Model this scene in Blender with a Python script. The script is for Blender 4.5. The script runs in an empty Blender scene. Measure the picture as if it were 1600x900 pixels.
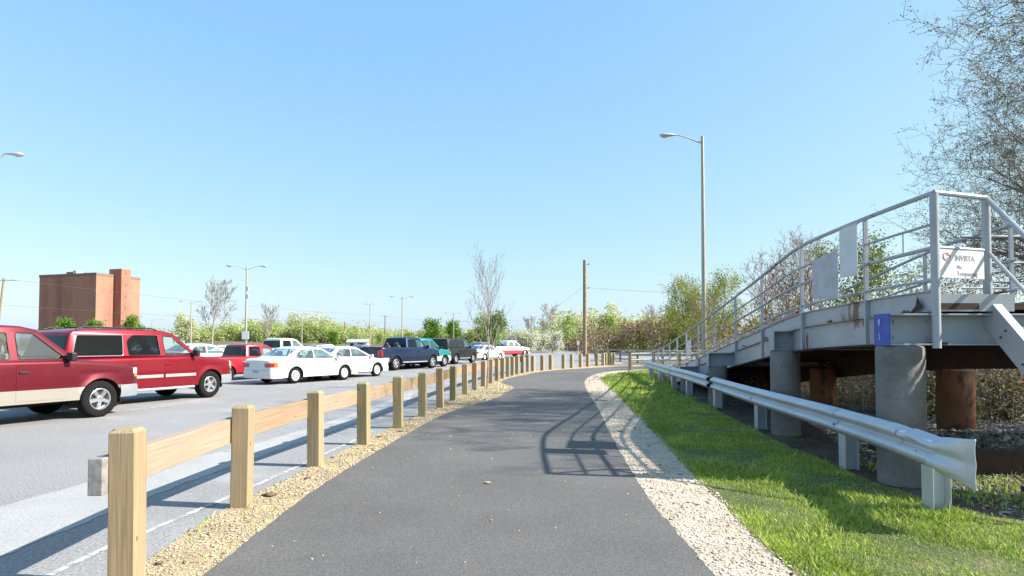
import bpy, bmesh, math, random
import numpy as np
from mathutils import Vector, Matrix, Quaternion
from mathutils.geometry import tessellate_polygon
R = math.radians
sc = bpy.context.scene
col = sc.collection
rnd = random.Random(7)
# ------------------------------------------------------------------ camera, sky, sun
EYE = 1.55
cd = bpy.data.cameras.new('camera'); cam = bpy.data.objects.new('camera', cd); col.objects.link(cam)
cd.sensor_width = 36; cd.lens = 36 * 970 / 1600; cd.shift_y = 0.03532
cd.clip_start = 0.05; cd.clip_end = 6000
cam.location = (0, 0, EYE); cam.rotation_euler = (R(90 + 1.8), 0, 0)
sc.camera = cam
SUN_EL, SUN_AZ = 37.0, -9.0          # azimuth measured from +X towards +Y
w = bpy.data.worlds.new('World'); sc.world = w; w.use_nodes = True
wn = w.node_tree; bg = wn.nodes['Background']
sky = wn.nodes.new('ShaderNodeTexSky'); sky.sky_type = 'NISHITA'; sky.sun_disc = False
sky.sun_elevation = R(SUN_EL); sky.sun_rotation = R(90 - SUN_AZ)
sky.air_density = 1.0; sky.dust_density = 1.2; sky.ozone_density = 1.3; sky.altitude = 0
sx_ = wn.nodes.new('ShaderNodeSeparateXYZ'); cx_ = wn.nodes.new('ShaderNodeCombineXYZ')          # evens the whole sky out, as the bright spring haze does
pre = wn.nodes.new('ShaderNodeVectorMath'); pre.operation = 'SCALE'; pre.inputs['Scale'].default_value = 0.15
tn = wn.nodes.new('ShaderNodeVectorMath'); tn.operation = 'MULTIPLY'; tn.inputs[1].default_value = (3.27, 3.52, 3.47)
wn.links.new(sky.outputs[0], pre.inputs[0]); wn.links.new(pre.outputs[0], sx_.inputs[0])
for i_, g_ in enumerate((.69, .47, .12)):
    pw = wn.nodes.new('ShaderNodeMath'); pw.operation = 'POWER'; pw.inputs[1].default_value = g_
    wn.links.new(sx_.outputs[i_], pw.inputs[0]); wn.links.new(pw.outputs[0], cx_.inputs[i_])
wn.links.new(cx_.outputs[0], tn.inputs[0])
wn.links.new(tn.outputs[0], bg.inputs[0]); bg.inputs[1].default_value = 0.15
sd = bpy.data.lights.new('sun', 'SUN'); sd.energy = 5.0; sd.angle = R(0.5); sd.color = (1, .95, .88)
sun = bpy.data.objects.new('sun', sd); col.objects.link(sun)
sv = Vector((math.cos(R(SUN_AZ)) * math.cos(R(SUN_EL)), math.sin(R(SUN_AZ)) * math.cos(R(SUN_EL)), math.sin(R(SUN_EL))))
sun.rotation_euler = sv.to_track_quat('Z', 'Y').to_euler(); sun.location = (30, -10, 40)
sc.view_settings.view_transform = 'Standard'; sc.view_settings.look = 'None'
sc.view_settings.exposure = 1.08; sc.view_settings.gamma = 1.0

# ------------------------------------------------------------------ materials
MATS = {}
def nm(name):
    m = bpy.data.materials.new(name); m.use_nodes = True
    return m, m.node_tree, m.node_tree.nodes['Principled BSDF']
def coord(nt, kind='Object', scale=(1, 1, 1), rand=False):
    tc = nt.nodes.new('ShaderNodeTexCoord'); mp = nt.nodes.new('ShaderNodeMapping')
    mp.inputs['Scale'].default_value = scale
    nt.links.new(tc.outputs[kind], mp.inputs[0])
    if rand:
        oi = nt.nodes.new('ShaderNodeObjectInfo'); mu = nt.nodes.new('ShaderNodeVectorMath'); mu.operation = 'MULTIPLY'
        cb = nt.nodes.new('ShaderNodeCombineXYZ')
        for i in range(3): nt.links.new(oi.outputs['Random'], cb.inputs[i])
        mu.inputs[1].default_value = (37, 53, 71)
        nt.links.new(cb.outputs[0], mu.inputs[0]); nt.links.new(mu.outputs[0], mp.inputs['Location'])
    return mp.outputs[0]
def noise(nt, vec, scale, detail=4, rough=.55):
    n = nt.nodes.new('ShaderNodeTexNoise'); n.inputs['Scale'].default_value = scale
    n.inputs['Detail'].default_value = detail; n.inputs['Roughness'].default_value = rough
    nt.links.new(vec, n.inputs['Vector']); return n.outputs['Fac']
def ramp(nt, fac, stops):
    r = nt.nodes.new('ShaderNodeValToRGB'); e = r.color_ramp.elements
    while len(e) < len(stops): e.new(.5)
    for i, (p, c) in enumerate(stops):
        e[i].position = p; e[i].color = (*c, 1) if len(c) == 3 else c
    nt.links.new(fac, r.inputs[0]); return r.outputs[0]
def mix(nt, fac, a, b, mode='MIX'):
    m = nt.nodes.new('ShaderNodeMix'); m.data_type = 'RGBA'; m.blend_type = mode
    for sock, v in ((m.inputs[0], fac), (m.inputs[6], a), (m.inputs[7], b)):
        if isinstance(v, (int, float)): sock.default_value = v
        elif isinstance(v, tuple): sock.default_value = (*v, 1) if len(v) == 3 else v
        else: nt.links.new(v, sock)
    return m.outputs[2]
def bump(nt, b, h, strength=.3, dist=.01):
    n = nt.nodes.new('ShaderNodeBump'); n.inputs['Strength'].default_value = strength; n.inputs['Distance'].default_value = dist
    nt.links.new(h, n.inputs['Height']); nt.links.new(n.outputs[0], b.inputs['Normal'])
def plain(name, c, rough=.6, metal=0, var=.12, scale=6, bmp=0, coat=0, spec=.5):
    if name in MATS: return MATS[name]
    m, nt, b = nm(name); v = coord(nt)
    f = noise(nt, v, scale)
    c1 = tuple(x * (1 - var) for x in c); c2 = tuple(min(1, x * (1 + var)) for x in c)
    nt.links.new(ramp(nt, f, [(.3, c1), (.7, c2)]), b.inputs['Base Color'])
    b.inputs['Roughness'].default_value = rough; b.inputs['Metallic'].default_value = metal
    b.inputs['Coat Weight'].default_value = coat; b.inputs['Coat Roughness'].default_value = .04
    b.inputs['Specular IOR Level'].default_value = spec
    if bmp: bump(nt, b, noise(nt, v, scale * 8), bmp)
    MATS[name] = m; return m
def ground_mat(name, stops, s1, fine_scale, fine, bmp, dist=.01, rough=.9, specks=None, patches=None):
    m, nt, b = nm(name); v = coord(nt)
    c = ramp(nt, noise(nt, v, s1, 5), stops)
    f = ramp(nt, noise(nt, v, fine_scale, 3, .7), [(.25, (1 - fine,) * 3), (.75, (1 + fine,) * 3)])
    c = mix(nt, 1.0, c, f, 'MULTIPLY')
    if patches:
        pf = ramp(nt, noise(nt, v, patches[0], 6, .65), [(patches[1], (0, 0, 0)), (patches[1] + patches[2], (1, 1, 1))])
        c = mix(nt, pf, c, patches[3])
    if specks:
        vo = nt.nodes.new('ShaderNodeTexVoronoi'); vo.inputs['Scale'].default_value = specks[0]; nt.links.new(v, vo.inputs['Vector'])
        sf = ramp(nt, vo.outputs['Distance'], [(specks[1], (1, 1, 1)), (specks[1] + .05, (0, 0, 0))])
        c = mix(nt, sf, c, specks[2])
    nt.links.new(c, b.inputs['Base Color']); b.inputs['Roughness'].default_value = rough
    b.inputs['Specular IOR Level'].default_value = .3
    bump(nt, b, noise(nt, v, fine_scale, 3, .8), bmp, dist)
    MATS[name] = m; return m
def wood_mat(name, c1, c2, c3, axis=2, green=.0):
    m, nt, b = nm(name)
    s = [55, 55, 55]; s[axis] = 1.6
    v = coord(nt, 'Object', tuple(s), True); g = noise(nt, v, 1.0, 5, .6)
    s2 = [14, 14, 14]; s2[axis] = .9
    v2 = coord(nt, 'Object', tuple(s2), True); g2 = noise(nt, v2, 1.0, 3)
    c = mix(nt, ramp(nt, g, [(.35, (0, 0, 0)), (.68, (1, 1, 1))]), c1, c2)
    c = mix(nt, ramp(nt, g2, [(.5, (0, 0, 0)), (.72, (1, 1, 1))]), c, c3)
    oi = nt.nodes.new('ShaderNodeObjectInfo')
    tint = ramp(nt, oi.outputs['Random'], [(0, (.80, .83, .72)), (.3, (1, 1, 1)), (.5, (.86, .80, .78)), (.7, (1, .88, .82)), (.85, (.92, .90, .88)), (1, (.66, .72, .5))])
    c = mix(nt, 1.0, c, tint, 'MULTIPLY')
    kn = nt.nodes.new('ShaderNodeTexVoronoi'); kn.inputs['Scale'].default_value = 1
    s3 = [7, 7, 7]; s3[axis] = 4; nt.links.new(coord(nt, 'Object', tuple(s3), True), kn.inputs['Vector'])
    kf = ramp(nt, kn.outputs['Distance'], [(.06, (1, 1, 1)), (.1, (0, 0, 0))])
    c = mix(nt, kf, c, (.16, .08, .035))
    nt.links.new(c, b.inputs['Base Color']); b.inputs['Roughness'].default_value = .8
    bump(nt, b, g, .35, .004); MATS[name] = m; return m
def leaf_mat(name, cols, trans=.35, clump=.6):
    m, nt, b = nm(name)
    g = nt.nodes.new('ShaderNodeNewGeometry')
    c = ramp(nt, g.outputs['Random Per Island'], [(i / max(1, len(cols) - 1), k) for i, k in enumerate(cols)])
    v = coord(nt)
    cl = ramp(nt, noise(nt, v, clump, 2), [(.3, (.72, .74, .7)), (.7, (1.2, 1.2, 1.15))])
    c = mix(nt, 1.0, c, cl, 'MULTIPLY')
    nt.links.new(c, b.inputs['Base Color']); b.inputs['Roughness'].default_value = .65; b.inputs['Specular IOR Level'].default_value = .25
    tr = nt.nodes.new('ShaderNodeBsdfTranslucent'); nt.links.new(c, tr.inputs[0])
    mx = nt.nodes.new('ShaderNodeMixShader'); mx.inputs[0].default_value = trans
    nt.links.new(b.outputs[0], mx.inputs[1]); nt.links.new(tr.outputs[0], mx.inputs[2])
    nt.links.new(mx.outputs[0], nt.nodes['Material Output'].inputs[0]); MATS[name] = m; return m
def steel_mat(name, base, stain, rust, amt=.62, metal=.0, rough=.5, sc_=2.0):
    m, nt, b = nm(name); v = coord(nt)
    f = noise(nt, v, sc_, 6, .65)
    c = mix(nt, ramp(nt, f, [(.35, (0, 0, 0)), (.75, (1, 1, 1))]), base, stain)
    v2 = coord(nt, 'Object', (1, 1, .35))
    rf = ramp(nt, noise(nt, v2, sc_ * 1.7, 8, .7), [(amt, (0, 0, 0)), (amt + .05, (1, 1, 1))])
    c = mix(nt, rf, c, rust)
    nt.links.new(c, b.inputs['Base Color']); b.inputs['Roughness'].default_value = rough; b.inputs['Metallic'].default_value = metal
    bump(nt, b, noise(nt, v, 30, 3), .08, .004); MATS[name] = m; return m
def paint(name, c, flake=0.0, two=None):
    if name in MATS: return MATS[name]
    m, nt, b = nm(name)
    b.inputs['Roughness'].default_value = .32; b.inputs['Metallic'].default_value = flake
    b.inputs['Coat Weight'].default_value = .42; b.inputs['Coat Roughness'].default_value = .04
    v = coord(nt); cc = mix(nt, ramp(nt, noise(nt, v, 3, 4), [(.3, (0, 0, 0)), (.8, (1, 1, 1))]), c, tuple(x * .9 for x in c))
    if two:
        sx = nt.nodes.new('ShaderNodeSeparateXYZ'); tc = nt.nodes.new('ShaderNodeTexCoord'); nt.links.new(tc.outputs['Object'], sx.inputs[0])
        lt = nt.nodes.new('ShaderNodeMath'); lt.operation = 'LESS_THAN'; lt.inputs[1].default_value = two[0]
        nt.links.new(sx.outputs[2], lt.inputs[0]); cc = mix(nt, lt.outputs[0], cc, two[1])
    # road dust on the lowest part of the body
    nt.links.new(cc, b.inputs['Base Color']); MATS[name] = m; return m
def glass_mat(name, tint, gloss):
    m, nt, b = nm(name); nt.nodes.remove(b)
    tr = nt.nodes.new('ShaderNodeBsdfTransparent'); tr.inputs[0].default_value = (*tint, 1)
    gl = nt.nodes.new('ShaderNodeBsdfGlossy'); gl.inputs['Roughness'].default_value = .02; gl.inputs[0].default_value = (.95, .97, 1, 1)
    g_ = nt.nodes.new('ShaderNodeNewGeometry'); dt = nt.nodes.new('ShaderNodeVectorMath'); dt.operation = 'DOT_PRODUCT'
    nt.links.new(g_.outputs['Incoming'], dt.inputs[0]); nt.links.new(g_.outputs['Normal'], dt.inputs[1])
    ab = nt.nodes.new('ShaderNodeMath'); ab.operation = 'ABSOLUTE'; nt.links.new(dt.outputs['Value'], ab.inputs[0])
    iv = nt.nodes.new('ShaderNodeMath'); iv.operation = 'SUBTRACT'; iv.inputs[0].default_value = 1; nt.links.new(ab.outputs[0], iv.inputs[1])
    lw = nt.nodes.new('ShaderNodeMath'); lw.operation = 'POWER'; lw.inputs[1].default_value = 4.0; nt.links.new(iv.outputs[0], lw.inputs[0])
    mr = nt.nodes.new('ShaderNodeMapRange'); mr.inputs[3].default_value = gloss; mr.inputs[4].default_value = 1
    nt.links.new(lw.outputs[0], mr.inputs[0])
    mx = nt.nodes.new('ShaderNodeMixShader'); nt.links.new(mr.outputs[0], mx.inputs[0])
    nt.links.new(tr.outputs[0], mx.inputs[1]); nt.links.new(gl.outputs[0], mx.inputs[2])
    nt.links.new(mx.outputs[0], nt.nodes['Material Output'].inputs[0]); MATS[name] = m; return m

M_terrain = ground_mat('rough_ground', [(.3, (.10, .085, .05)), (.55, (.15, .13, .08)), (.75, (.08, .11, .035))], .35, 9, .35, .5, .03)
M_lot = ground_mat('lot_asphalt', [(.3, (.225, .222, .215)), (.7, (.29, .287, .28))], .25, 38, .5, .8, .01, .85, specks=(38, .13, (.42, .42, .40)), patches=(.5, .56, .14, (.335, .33, .32)))
M_band = ground_mat('worn_concrete', [(.3, (.30, .30, .285)), (.7, (.38, .375, .36))], .7, 45, .3, .5, .006, .9, specks=(60, .12, (.5, .49, .46)), patches=(1.6, .62, .1, (.22, .22, .215)))
M_path = ground_mat('path_asphalt', [(.3, (.108, .104, .098)), (.7, (.138, .132, .124))], .8, 95, .6, .9, .008, .9, specks=(60, .10, (.22, .21, .20)), patches=(1.1, .60, .15, (.135, .13, .12)))
M_gravelL = ground_mat('wood_chip_bed', [(.3, (.36, .27, .16)), (.7, (.50, .39, .25))], 2.5, 60, .55, .9, .02)
M_gravelR = ground_mat('pea_gravel_bed', [(.3, (.46, .38, .29)), (.7, (.60, .51, .41))], 2.5, 60, .55, .9, .02)
M_lawn = ground_mat('lawn_soil', [(.3, (.07, .09, .03)), (.55, (.11, .13, .045)), (.8, (.22, .18, .11))], 2.2, 25, .6, 1, .04)
M_ballast_shade = ground_mat('ballast_with_shade', [(.3, (.045, .038, .028)), (.7, (.17, .145, .11))], 1.2, 35, .6, 1, .04)  # stony ground, with the deep shade under the ramp darkened into its colour
M_line = ground_mat('road_paint', [(.42, (.30, .30, .295)), (.55, (.55, .55, .53))], 9, 50, .3, .4, .006, patches=(14, .52, .08, (.22, .22, .215)))
M_post = wood_mat('post_wood', (.285, .215, .122), (.43, .355, .225), (.33, .295, .17), 2)
M_rail = wood_mat('rail_wood', (.32, .215, .155), (.42, .31, .235), (.38, .245, .165), 1)
M_greyw = plain('weathered_wood', (.24, .23, .22), .85, var=.3, scale=20, bmp=.3)
M_silverw = plain('silvered_wood', (.42, .40, .36), .85, var=.2, scale=12, bmp=.2)
M_galv = steel_mat('galvanised_steel', (.52, .55, .58), (.40, .43, .47), (.26, .19, .12), .63, .28, .38, 1.3)
M_white = steel_mat('white_painted_steel', (.40, .41, .43), (.30, .32, .35), (.16, .06, .025), .585, 0, .45, 1.2)
M_beamp = steel_mat('grey_painted_steel', (.34, .37, .40), (.26, .29, .32), (.20, .08, .035), .61, 0, .5, 1.0)
M_rust = steel_mat('rusty_steel', (.15, .055, .022), (.26, .11, .045), (.06, .03, .02), .52, 0, .85, 2.0)
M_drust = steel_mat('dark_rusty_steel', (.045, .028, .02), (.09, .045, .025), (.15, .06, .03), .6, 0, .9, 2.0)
M_conc = ground_mat('pier_concrete', [(.3, (.13, .12, .11)), (.7, (.22, .205, .185))], 2.0, 30, .2, .4, .01)
M_blue = plain('blue_paint', (.02, .07, .36), .5, var=.25, scale=8)
M_placard2 = plain('grey_placard_panel', (.44, .44, .45), .6, var=.12, scale=5)
M_sign = plain('sign_panel', (.62, .62, .63), .5, var=.03)
M_placard = plain('placard_panel', (.62, .63, .63), .6, var=.08, scale=5)
M_ink = plain('sign_ink', (.33, .33, .37), .6)
M_redink = plain('sign_red_ink', (.62, .40, .37), .6)
M_pole = plain('aluminium_pole', (.40, .36, .29), .5, .3, var=.08)
M_head = plain('lamp_housing', (.48, .50, .50), .45, .2, var=.06)
M_lens = plain('lamp_lens', (.55, .55, .52), .2)
M_upole = plain('utility_pole_wood', (.26, .19, .115), .9, var=.25, scale=4, bmp=.3)
M_wire = plain('wire', (.10, .10, .11), .6)
M_bark = plain('bark', (.13, .105, .085), .95, var=.3, scale=9, bmp=.4)
M_barkl = plain('pale_bark', (.30, .26, .22), .95, var=.25, scale=9)
M_barkv = plain('violet_bark', (.17, .125, .125), .95, var=.3, scale=9)
M_barkr = plain('reddish_bark', (.22, .12, .08), .95, var=.25, scale=9)
M_rubber = plain('tyre_rubber', (.014, .014, .014), 1.0, var=.15, spec=.15)
M_chrome = plain('bright_alloy', (.74, .74, .75), .22, .9, var=.05)
M_hub = plain('hubcap_silver', (.62, .62, .62), .35, .35, var=.05)
M_black = plain('black_trim', (.012, .012, .013), .5, var=.1)
M_seat = plain('seat_fabric', (.12, .115, .11), .9, var=.2)
M_seatl = plain('pale_seat_fabric', (.34, .33, .31), .9, var=.1)
M_under = plain('underbody', (.012, .012, .012), .95)
M_bump = plain('grey_bumper', (.30, .32, .34), .4, .3, var=.05)
M_silver = plain('silver_trim', (.58, .58, .58), .3, .6, var=.05)
M_amber = plain('amber_lens', (.75, .22, .02), .15, coat=1)
M_red = plain('red_lens', (.42, .012, .02), .15, coat=1)
M_clear = plain('clear_lens', (.72, .72, .70), .1, coat=1)
M_glass = glass_mat('clear_window_glass', (.66, .78, .78), .20)
M_tint = glass_mat('tinted_window_glass', (.045, .05, .065), .04)

# ------------------------------------------------------------------ object helpers
def tag(o, label=None, cat=None, group=None, kind=None):
    if label: o['label'] = label
    if cat: o['category'] = cat
    if group: o['group'] = group
    if kind: o['kind'] = kind
    return o
def thing(name, label, cat, loc=(0, 0, 0), rz=0, group=None):
    o = bpy.data.objects.new(name, None); col.objects.link(o); o.empty_display_size = .3
    o.location = loc; o.rotation_euler = (0, 0, rz); return tag(o, label, cat, group)
def link(name, me, mat, parent=None, smooth=False, sharp=35):
    if mat is not None and not me.materials: me.materials.append(mat)
    if smooth and len(me.polygons):
        me.polygons.foreach_set('use_smooth', [True] * len(me.polygons))
        try: me.set_sharp_from_angle(angle=R(sharp))
        except Exception: pass
    o = bpy.data.objects.new(name, me); col.objects.link(o)
    if parent is not None: o.parent = parent
    return o
def copy_tree(o, parent=None):
    c = o.copy(); col.objects.link(c); c.parent = parent
    for ch in list(o.children): copy_tree(ch, c)
    return c
class MB:
    def __init__(s): s.v = []; s.f = []
    def add(s, vs, fs):
        b = len(s.v); s.v += [tuple(p) for p in vs]; s.f += [tuple(b + i for i in f) for f in fs]; return s
    def box(s, c, d, rz=0, M=None):
        x, y, z = (k / 2 for k in d)
        ps = [Vector((a * x, b * y, e * z)) for e in (-1, 1) for a, b in ((-1, -1), (1, -1), (1, 1), (-1, 1))]
        if M is not None: ps = [M @ p for p in ps]
        elif rz: ps = [Matrix.Rotation(rz, 3, 'Z') @ p for p in ps]
        c = Vector(c)
        return s.add([p + c for p in ps], [(3, 2, 1, 0), (4, 5, 6, 7), (0, 1, 5, 4), (1, 2, 6, 5), (2, 3, 7, 6), (3, 0, 4, 7)])
    def beam(s, a, b, w, h, up=(0, 0, 1)):
        a, b = Vector(a), Vector(b); d = (b - a); L = d.length; d.normalize(); u = Vector(up)
        r = d.cross(u).normalized(); u = r.cross(d).normalized()
        M = Matrix((r, d, u)).transposed()
        return s.box((a + b) / 2, (w, L, h), M=M)
    def tube(s, pts, rad, n=8, cap=True):
        pts = [Vector(p) for p in pts]; k = len(pts); rr = rad if hasattr(rad, '__len__') else [rad] * k
        vs = []; ref = Vector((0, 0, 1)) if abs((pts[-1] - pts[0]).normalized().z) < .9 else Vector((1, 0, 0))
        for i, p in enumerate(pts):
            t = (pts[min(i + 1, k - 1)] - pts[max(i - 1, 0)]).normalized()
            a = t.cross(ref).normalized(); b = a.cross(t).normalized()
            for j in range(n):
                th = 2 * math.pi * j / n; vs.append(p + (a * math.cos(th) + b * math.sin(th)) * rr[i])
        fs = [(i * n + j, i * n + (j + 1) % n, (i + 1) * n + (j + 1) % n, (i + 1) * n + j) for i in range(k - 1) for j in range(n)]
        if cap: fs += [tuple(range(n - 1, -1, -1)), tuple((k - 1) * n + j for j in range(n))]
        return s.add(vs, fs)
    def lathe(s, prof, n=24, M=None, closed=False):
        vs = []; M = M or Matrix.Identity(4)
        for r, z in prof:
            for j in range(n):
                th = 2 * math.pi * j / n; vs.append(M @ Vector((r * math.cos(th), r * math.sin(th), z)))
        k = len(prof); kk = k if closed else k - 1
        return s.add(vs, [(i * n + j, i * n + (j + 1) % n, ((i + 1) % k) * n + (j + 1) % n, ((i + 1) % k) * n + j) for i in range(kk) for j in range(n)])
    def grid(s, P, wrap=False):
        r, c = len(P), len(P[0]); vs = [p for row in P for p in row]
        return s.add(vs, [(i * c + j, i * c + (j + 1) % c, (i + 1) * c + (j + 1) % c, (i + 1) * c + j) for i in range(r - 1) for j in range(c if wrap else c - 1)])
    def mesh(s, name, off=None, fix=True):
        me = bpy.data.meshes.new(name)
        vs = s.v if off is None else [(x - off[0], y - off[1], z - off[2]) for x, y, z in s.v]
        me.from_pydata(vs, [], s.f); me.update()
        if fix and len(s.f) < 60000:
            bm = bmesh.new(); bm.from_mesh(me); bmesh.ops.recalc_face_normals(bm, faces=bm.faces); bm.to_mesh(me); bm.free()
        return me
    def build(s, name, mat, parent=None, smooth=False, bevel=0, sharp=35, fix=True, local=False):
        off = None if (parent is None or local) else parent.matrix_basis.translation
        o = link(name, s.mesh(name, off, fix), mat, parent, smooth, sharp)
        if bevel:
            m = o.modifiers.new('bevel', 'BEVEL'); m.width = bevel; m.segments = 2; m.limit_method = 'ANGLE'
        return o
def smoothline(pts, n=8, closed=False):
    pts = [Vector(p) for p in pts]; out = []; k = len(pts)
    for i in range(k - 1):
        p0, p1, p2, p3 = pts[max(i - 1, 0)], pts[i], pts[i + 1], pts[min(i + 2, k - 1)]
        for j in range(n):
            t = j / n
            out.append(.5 * ((2 * p1) + (p2 - p0) * t + (2 * p0 - 5 * p1 + 4 * p2 - p3) * t * t + (3 * p1 - p0 - 3 * p2 + p3) * t ** 3))
    out.append(pts[-1]); return out
def sheet(name, outline, z, mat, kind='structure', label=None, skirt=0):
    pts = [Vector((p[0], p[1], z)) for p in outline]
    tris = tessellate_polygon([pts]); m = MB()
    m.add(pts, [tuple(t) for t in tris])
    for i in range(0 if not skirt else len(pts)):
        a, b = pts[i], pts[(i + 1) % len(pts)]; m.add([a, b, b - Vector((0, 0, skirt)), a - Vector((0, 0, skirt))], [(0, 1, 2, 3)])
    o = m.build(name, mat, fix=True)
    if o.data.polygons and o.data.polygons[0].normal.z < 0: o.data.flip_normals()
    return tag(o, label=label, kind=kind)
def ribbon(name, L, Rr, z, mat, kind='structure', label=None, jit=0.0):
    a = smoothline([(x, y, 0) for x, y in L], 8 if not jit else 24); b = smoothline([(x, y, 0) for x, y in Rr], 8 if not jit else 24)
    for p in a + b: p.x += jit * (math.sin(p.y * 9.7) * .5 + math.sin(p.y * 23.1 + 1) * .35 + rnd.uniform(-.5, .5))
    return sheet(name, [(p.x, p.y) for p in a] + [(p.x, p.y) for p in reversed(b)], z, mat, kind, label)
def inpoly(px, py, poly):
    c = np.zeros(len(px), bool); j = len(poly) - 1
    for i in range(len(poly)):
        xi, yi = poly[i]; xj, yj = poly[j]
        if yi != yj:
            c ^= ((yi > py) != (yj > py)) & (px < (xj - xi) * (py - yi) / (yj - yi) + xi)
        j = i
    return c
def npmesh(name, V, F, mat, kind=None, label=None, parent=None):
    me = bpy.data.meshes.new(name); V = np.asarray(V, np.float32); F = np.asarray(F, np.int32)
    k = F.shape[1]; me.vertices.add(len(V)); me.vertices.foreach_set('co', V.ravel())
    me.loops.add(F.size); me.loops.foreach_set('vertex_index', F.ravel())
    me.polygons.add(len(F)); me.polygons.foreach_set('loop_start', np.arange(len(F), dtype=np.int32) * k)
    me.polygons.foreach_set('loop_total', np.full(len(F), k, np.int32)); me.update(calc_edges=True)
    if mat is not None: me.materials.append(mat)
    if name.startswith('_'): return me
    o = bpy.data.objects.new(name, me); col.objects.link(o)
    if parent is not None: o.parent = parent
    return tag(o, label=label, kind=kind)
def leaf_quads(C, size, rng, flat=.0):
    """a small folded leaf clump quad at every point of C"""
    n = len(C); a = rng.normal(size=(n, 3)); a[:, 2] *= (1 - flat); a /= np.linalg.norm(a, axis=1)[:, None] + 1e-9
    b = rng.normal(size=(n, 3)); b -= (a * b).sum(1)[:, None] * a; b /= np.linalg.norm(b, axis=1)[:, None] + 1e-9
    s = size * rng.uniform(.6, 1.3, n)[:, None]
    V = np.stack([C - a * s, C - b * s * .55, C + a * s, C + b * s * .55], 1).reshape(-1, 3)
    return V, np.arange(n * 4).reshape(-1, 4)

# ------------------------------------------------------------------ ground surfaces
terr = MB(); rng = np.random.default_rng(3)
N = 60; ax = np.sign(np.linspace(-1, 1, N)) * np.abs(np.linspace(-1, 1, N)) ** 3 * 2500
P = []
for yy in ax:
    row = []
    for xx in ax:
        row.append((xx, yy, -.02))
    P.append(row)
terr.grid(P); o = terr.build('ground', M_terrain); tag(o, kind='structure')
lot_edge = [(-2.5, -12), (-2.5, 2), (-2.52, 4.44), (-2.6, 5.77), (-2.45, 7.65), (-2.2, 10.95), (-1.98, 13.14), (-1.68, 16.77), (-1.2, 21.86), (-.28, 29.56), (1.09, 35.46), (3.31, 40.18), (8.05, 48.0), (13, 56), (22, 72), (30, 100), (30, 137)]
sheet('parking_lot', [(p.x, p.y) for p in smoothline([(a, b, 0) for a, b in lot_edge], 5)] + [(-160, 137), (-160, -12)], .0, M_lot)
ribbon('concrete_strip', [(-5.4, -2), (-5.2, 3.5), (-4.87, 5.95), (-4.6, 7.6), (-3.95, 9.89), (-3.5, 13.98), (-3.2, 20.12)], [(-3.75, -2), (-3.74, 3.5), (-3.71, 5.0), (-3.62, 7.0), (-3.35, 9.6), (-3.02, 12.6), (-2.82, 17.15)], .004, M_band, jit=.022)
ribbon('painted_line', [(-3.13, -2), (-3.12, 4.23), (-3.03, 5.22), (-2.88, 6.4), (-2.72, 8.0), (-2.47, 11.0)], [(-3.07, -2), (-3.06, 4.23), (-2.97, 5.22), (-2.82, 6.4), (-2.66, 8.0), (-2.43, 11.0)], .005, M_line)
for i, (x, y, a, L) in enumerate([(-6.0, 15.0, 65, 2.2), (-5.2, 19.5, 65, 2.4), (-7.2, 21.2, 65, 4.0), (-5.2, 25.5, 65, 4.2), (-4.4, 30.2, 65, 4.2), (-10.2, 12.0, 65, 4.0)]):
    d = Vector((math.cos(R(a)), math.sin(R(a)))); n = Vector((-d.y, d.x)) * .05; p = Vector((x, y))
    sheet('parking_bay_line', [tuple(p + n), tuple(p - n), tuple(p + d * L - n), tuple(p + d * L + n)], .004, M_line)
gL_out = [(-2.52, -2), (-2.52, 3), (-2.6, 4.44), (-2.68, 5.77), (-2.53, 7.65), (-2.28, 10.95), (-2.06, 13.14), (-1.76, 16.77), (-1.28, 21.86), (-.36, 29.56), (1.0, 35.46), (3.31, 40.6), (8.3, 48.6)]
pathL = [(-2.02, -2), (-2.02, 1), (-2.05, 4.19), (-2.07, 6.65), (-1.9, 9.28), (-1.58, 12.8), (-1.16, 15.1), (-.5, 17.4), (-.12, 20.12), (.05, 22.0), (-.3, 23.7), (-.42, 25.2), (-.22, 27.2), (.25, 29.3), (2.19, 35.46), (5.79, 40.4), (9.5, 44.5), (14, 48)]
gR_in = [(1.33, -2), (1.34, 1), (1.35, 4.19), (1.35, 5.19), (1.37, 6.37), (1.62, 9.89), (2.03, 14.66), (2.62, 22.18), (3.3, 27.41), (4.45, 32.0), (6.2, 35.6), (9.0, 38.4), (14, 40.6)]
gR_out = [(1.86, -2), (1.87, 1), (1.9, 4.19), (2.02, 6.0), (2.15, 7.65), (2.36, 9.89), (2.79, 14.66), (3.42, 22.18), (3.85, 27.0), (4.85, 30.6), (6.6, 34.2), (9.3, 37.2), (14, 39.5)]
ribbon('wood_chip_verge', gL_out, [(a + .05, b) for a, b in pathL[:-2]] + [(9.5, 44.9)], .008, M_gravelL)
ribbon('path', pathL, gR_in, .016, M_path, jit=.010)
ribbon('gravel_verge', [(a - .05, b) for a, b in gR_in], gR_out, .010, M_gravelR, jit=.02)
lawn_out = [(7.5, -2), (7.5, 4.0), (5.4, 4.9), (4.35, 5.6), (4.05, 7.0), (4.2, 9.9), (4.75, 14.66), (5.6, 22), (7.2, 27.4), (10, 32), (12, 35), (14, 37)]
ribbon('lawn', [(a - .03, b) for a, b in gR_out[:-1]] + [(14, 39.4)], lawn_out, .004, M_lawn)
ribbon('gravel_bed', [(4.7, 2), (4.3, 5), (3.9, 6), (3.95, 8), (4.1, 12), (4.6, 16), (5.4, 22)], [(26, 2), (26, 5), (24, 7), (22, 9), (20, 12), (20, 16), (16, 22)], -.006, M_ballast_shade)  # dark bed carried in under the ramp, replacing shaded grass to deepen the shade

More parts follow.
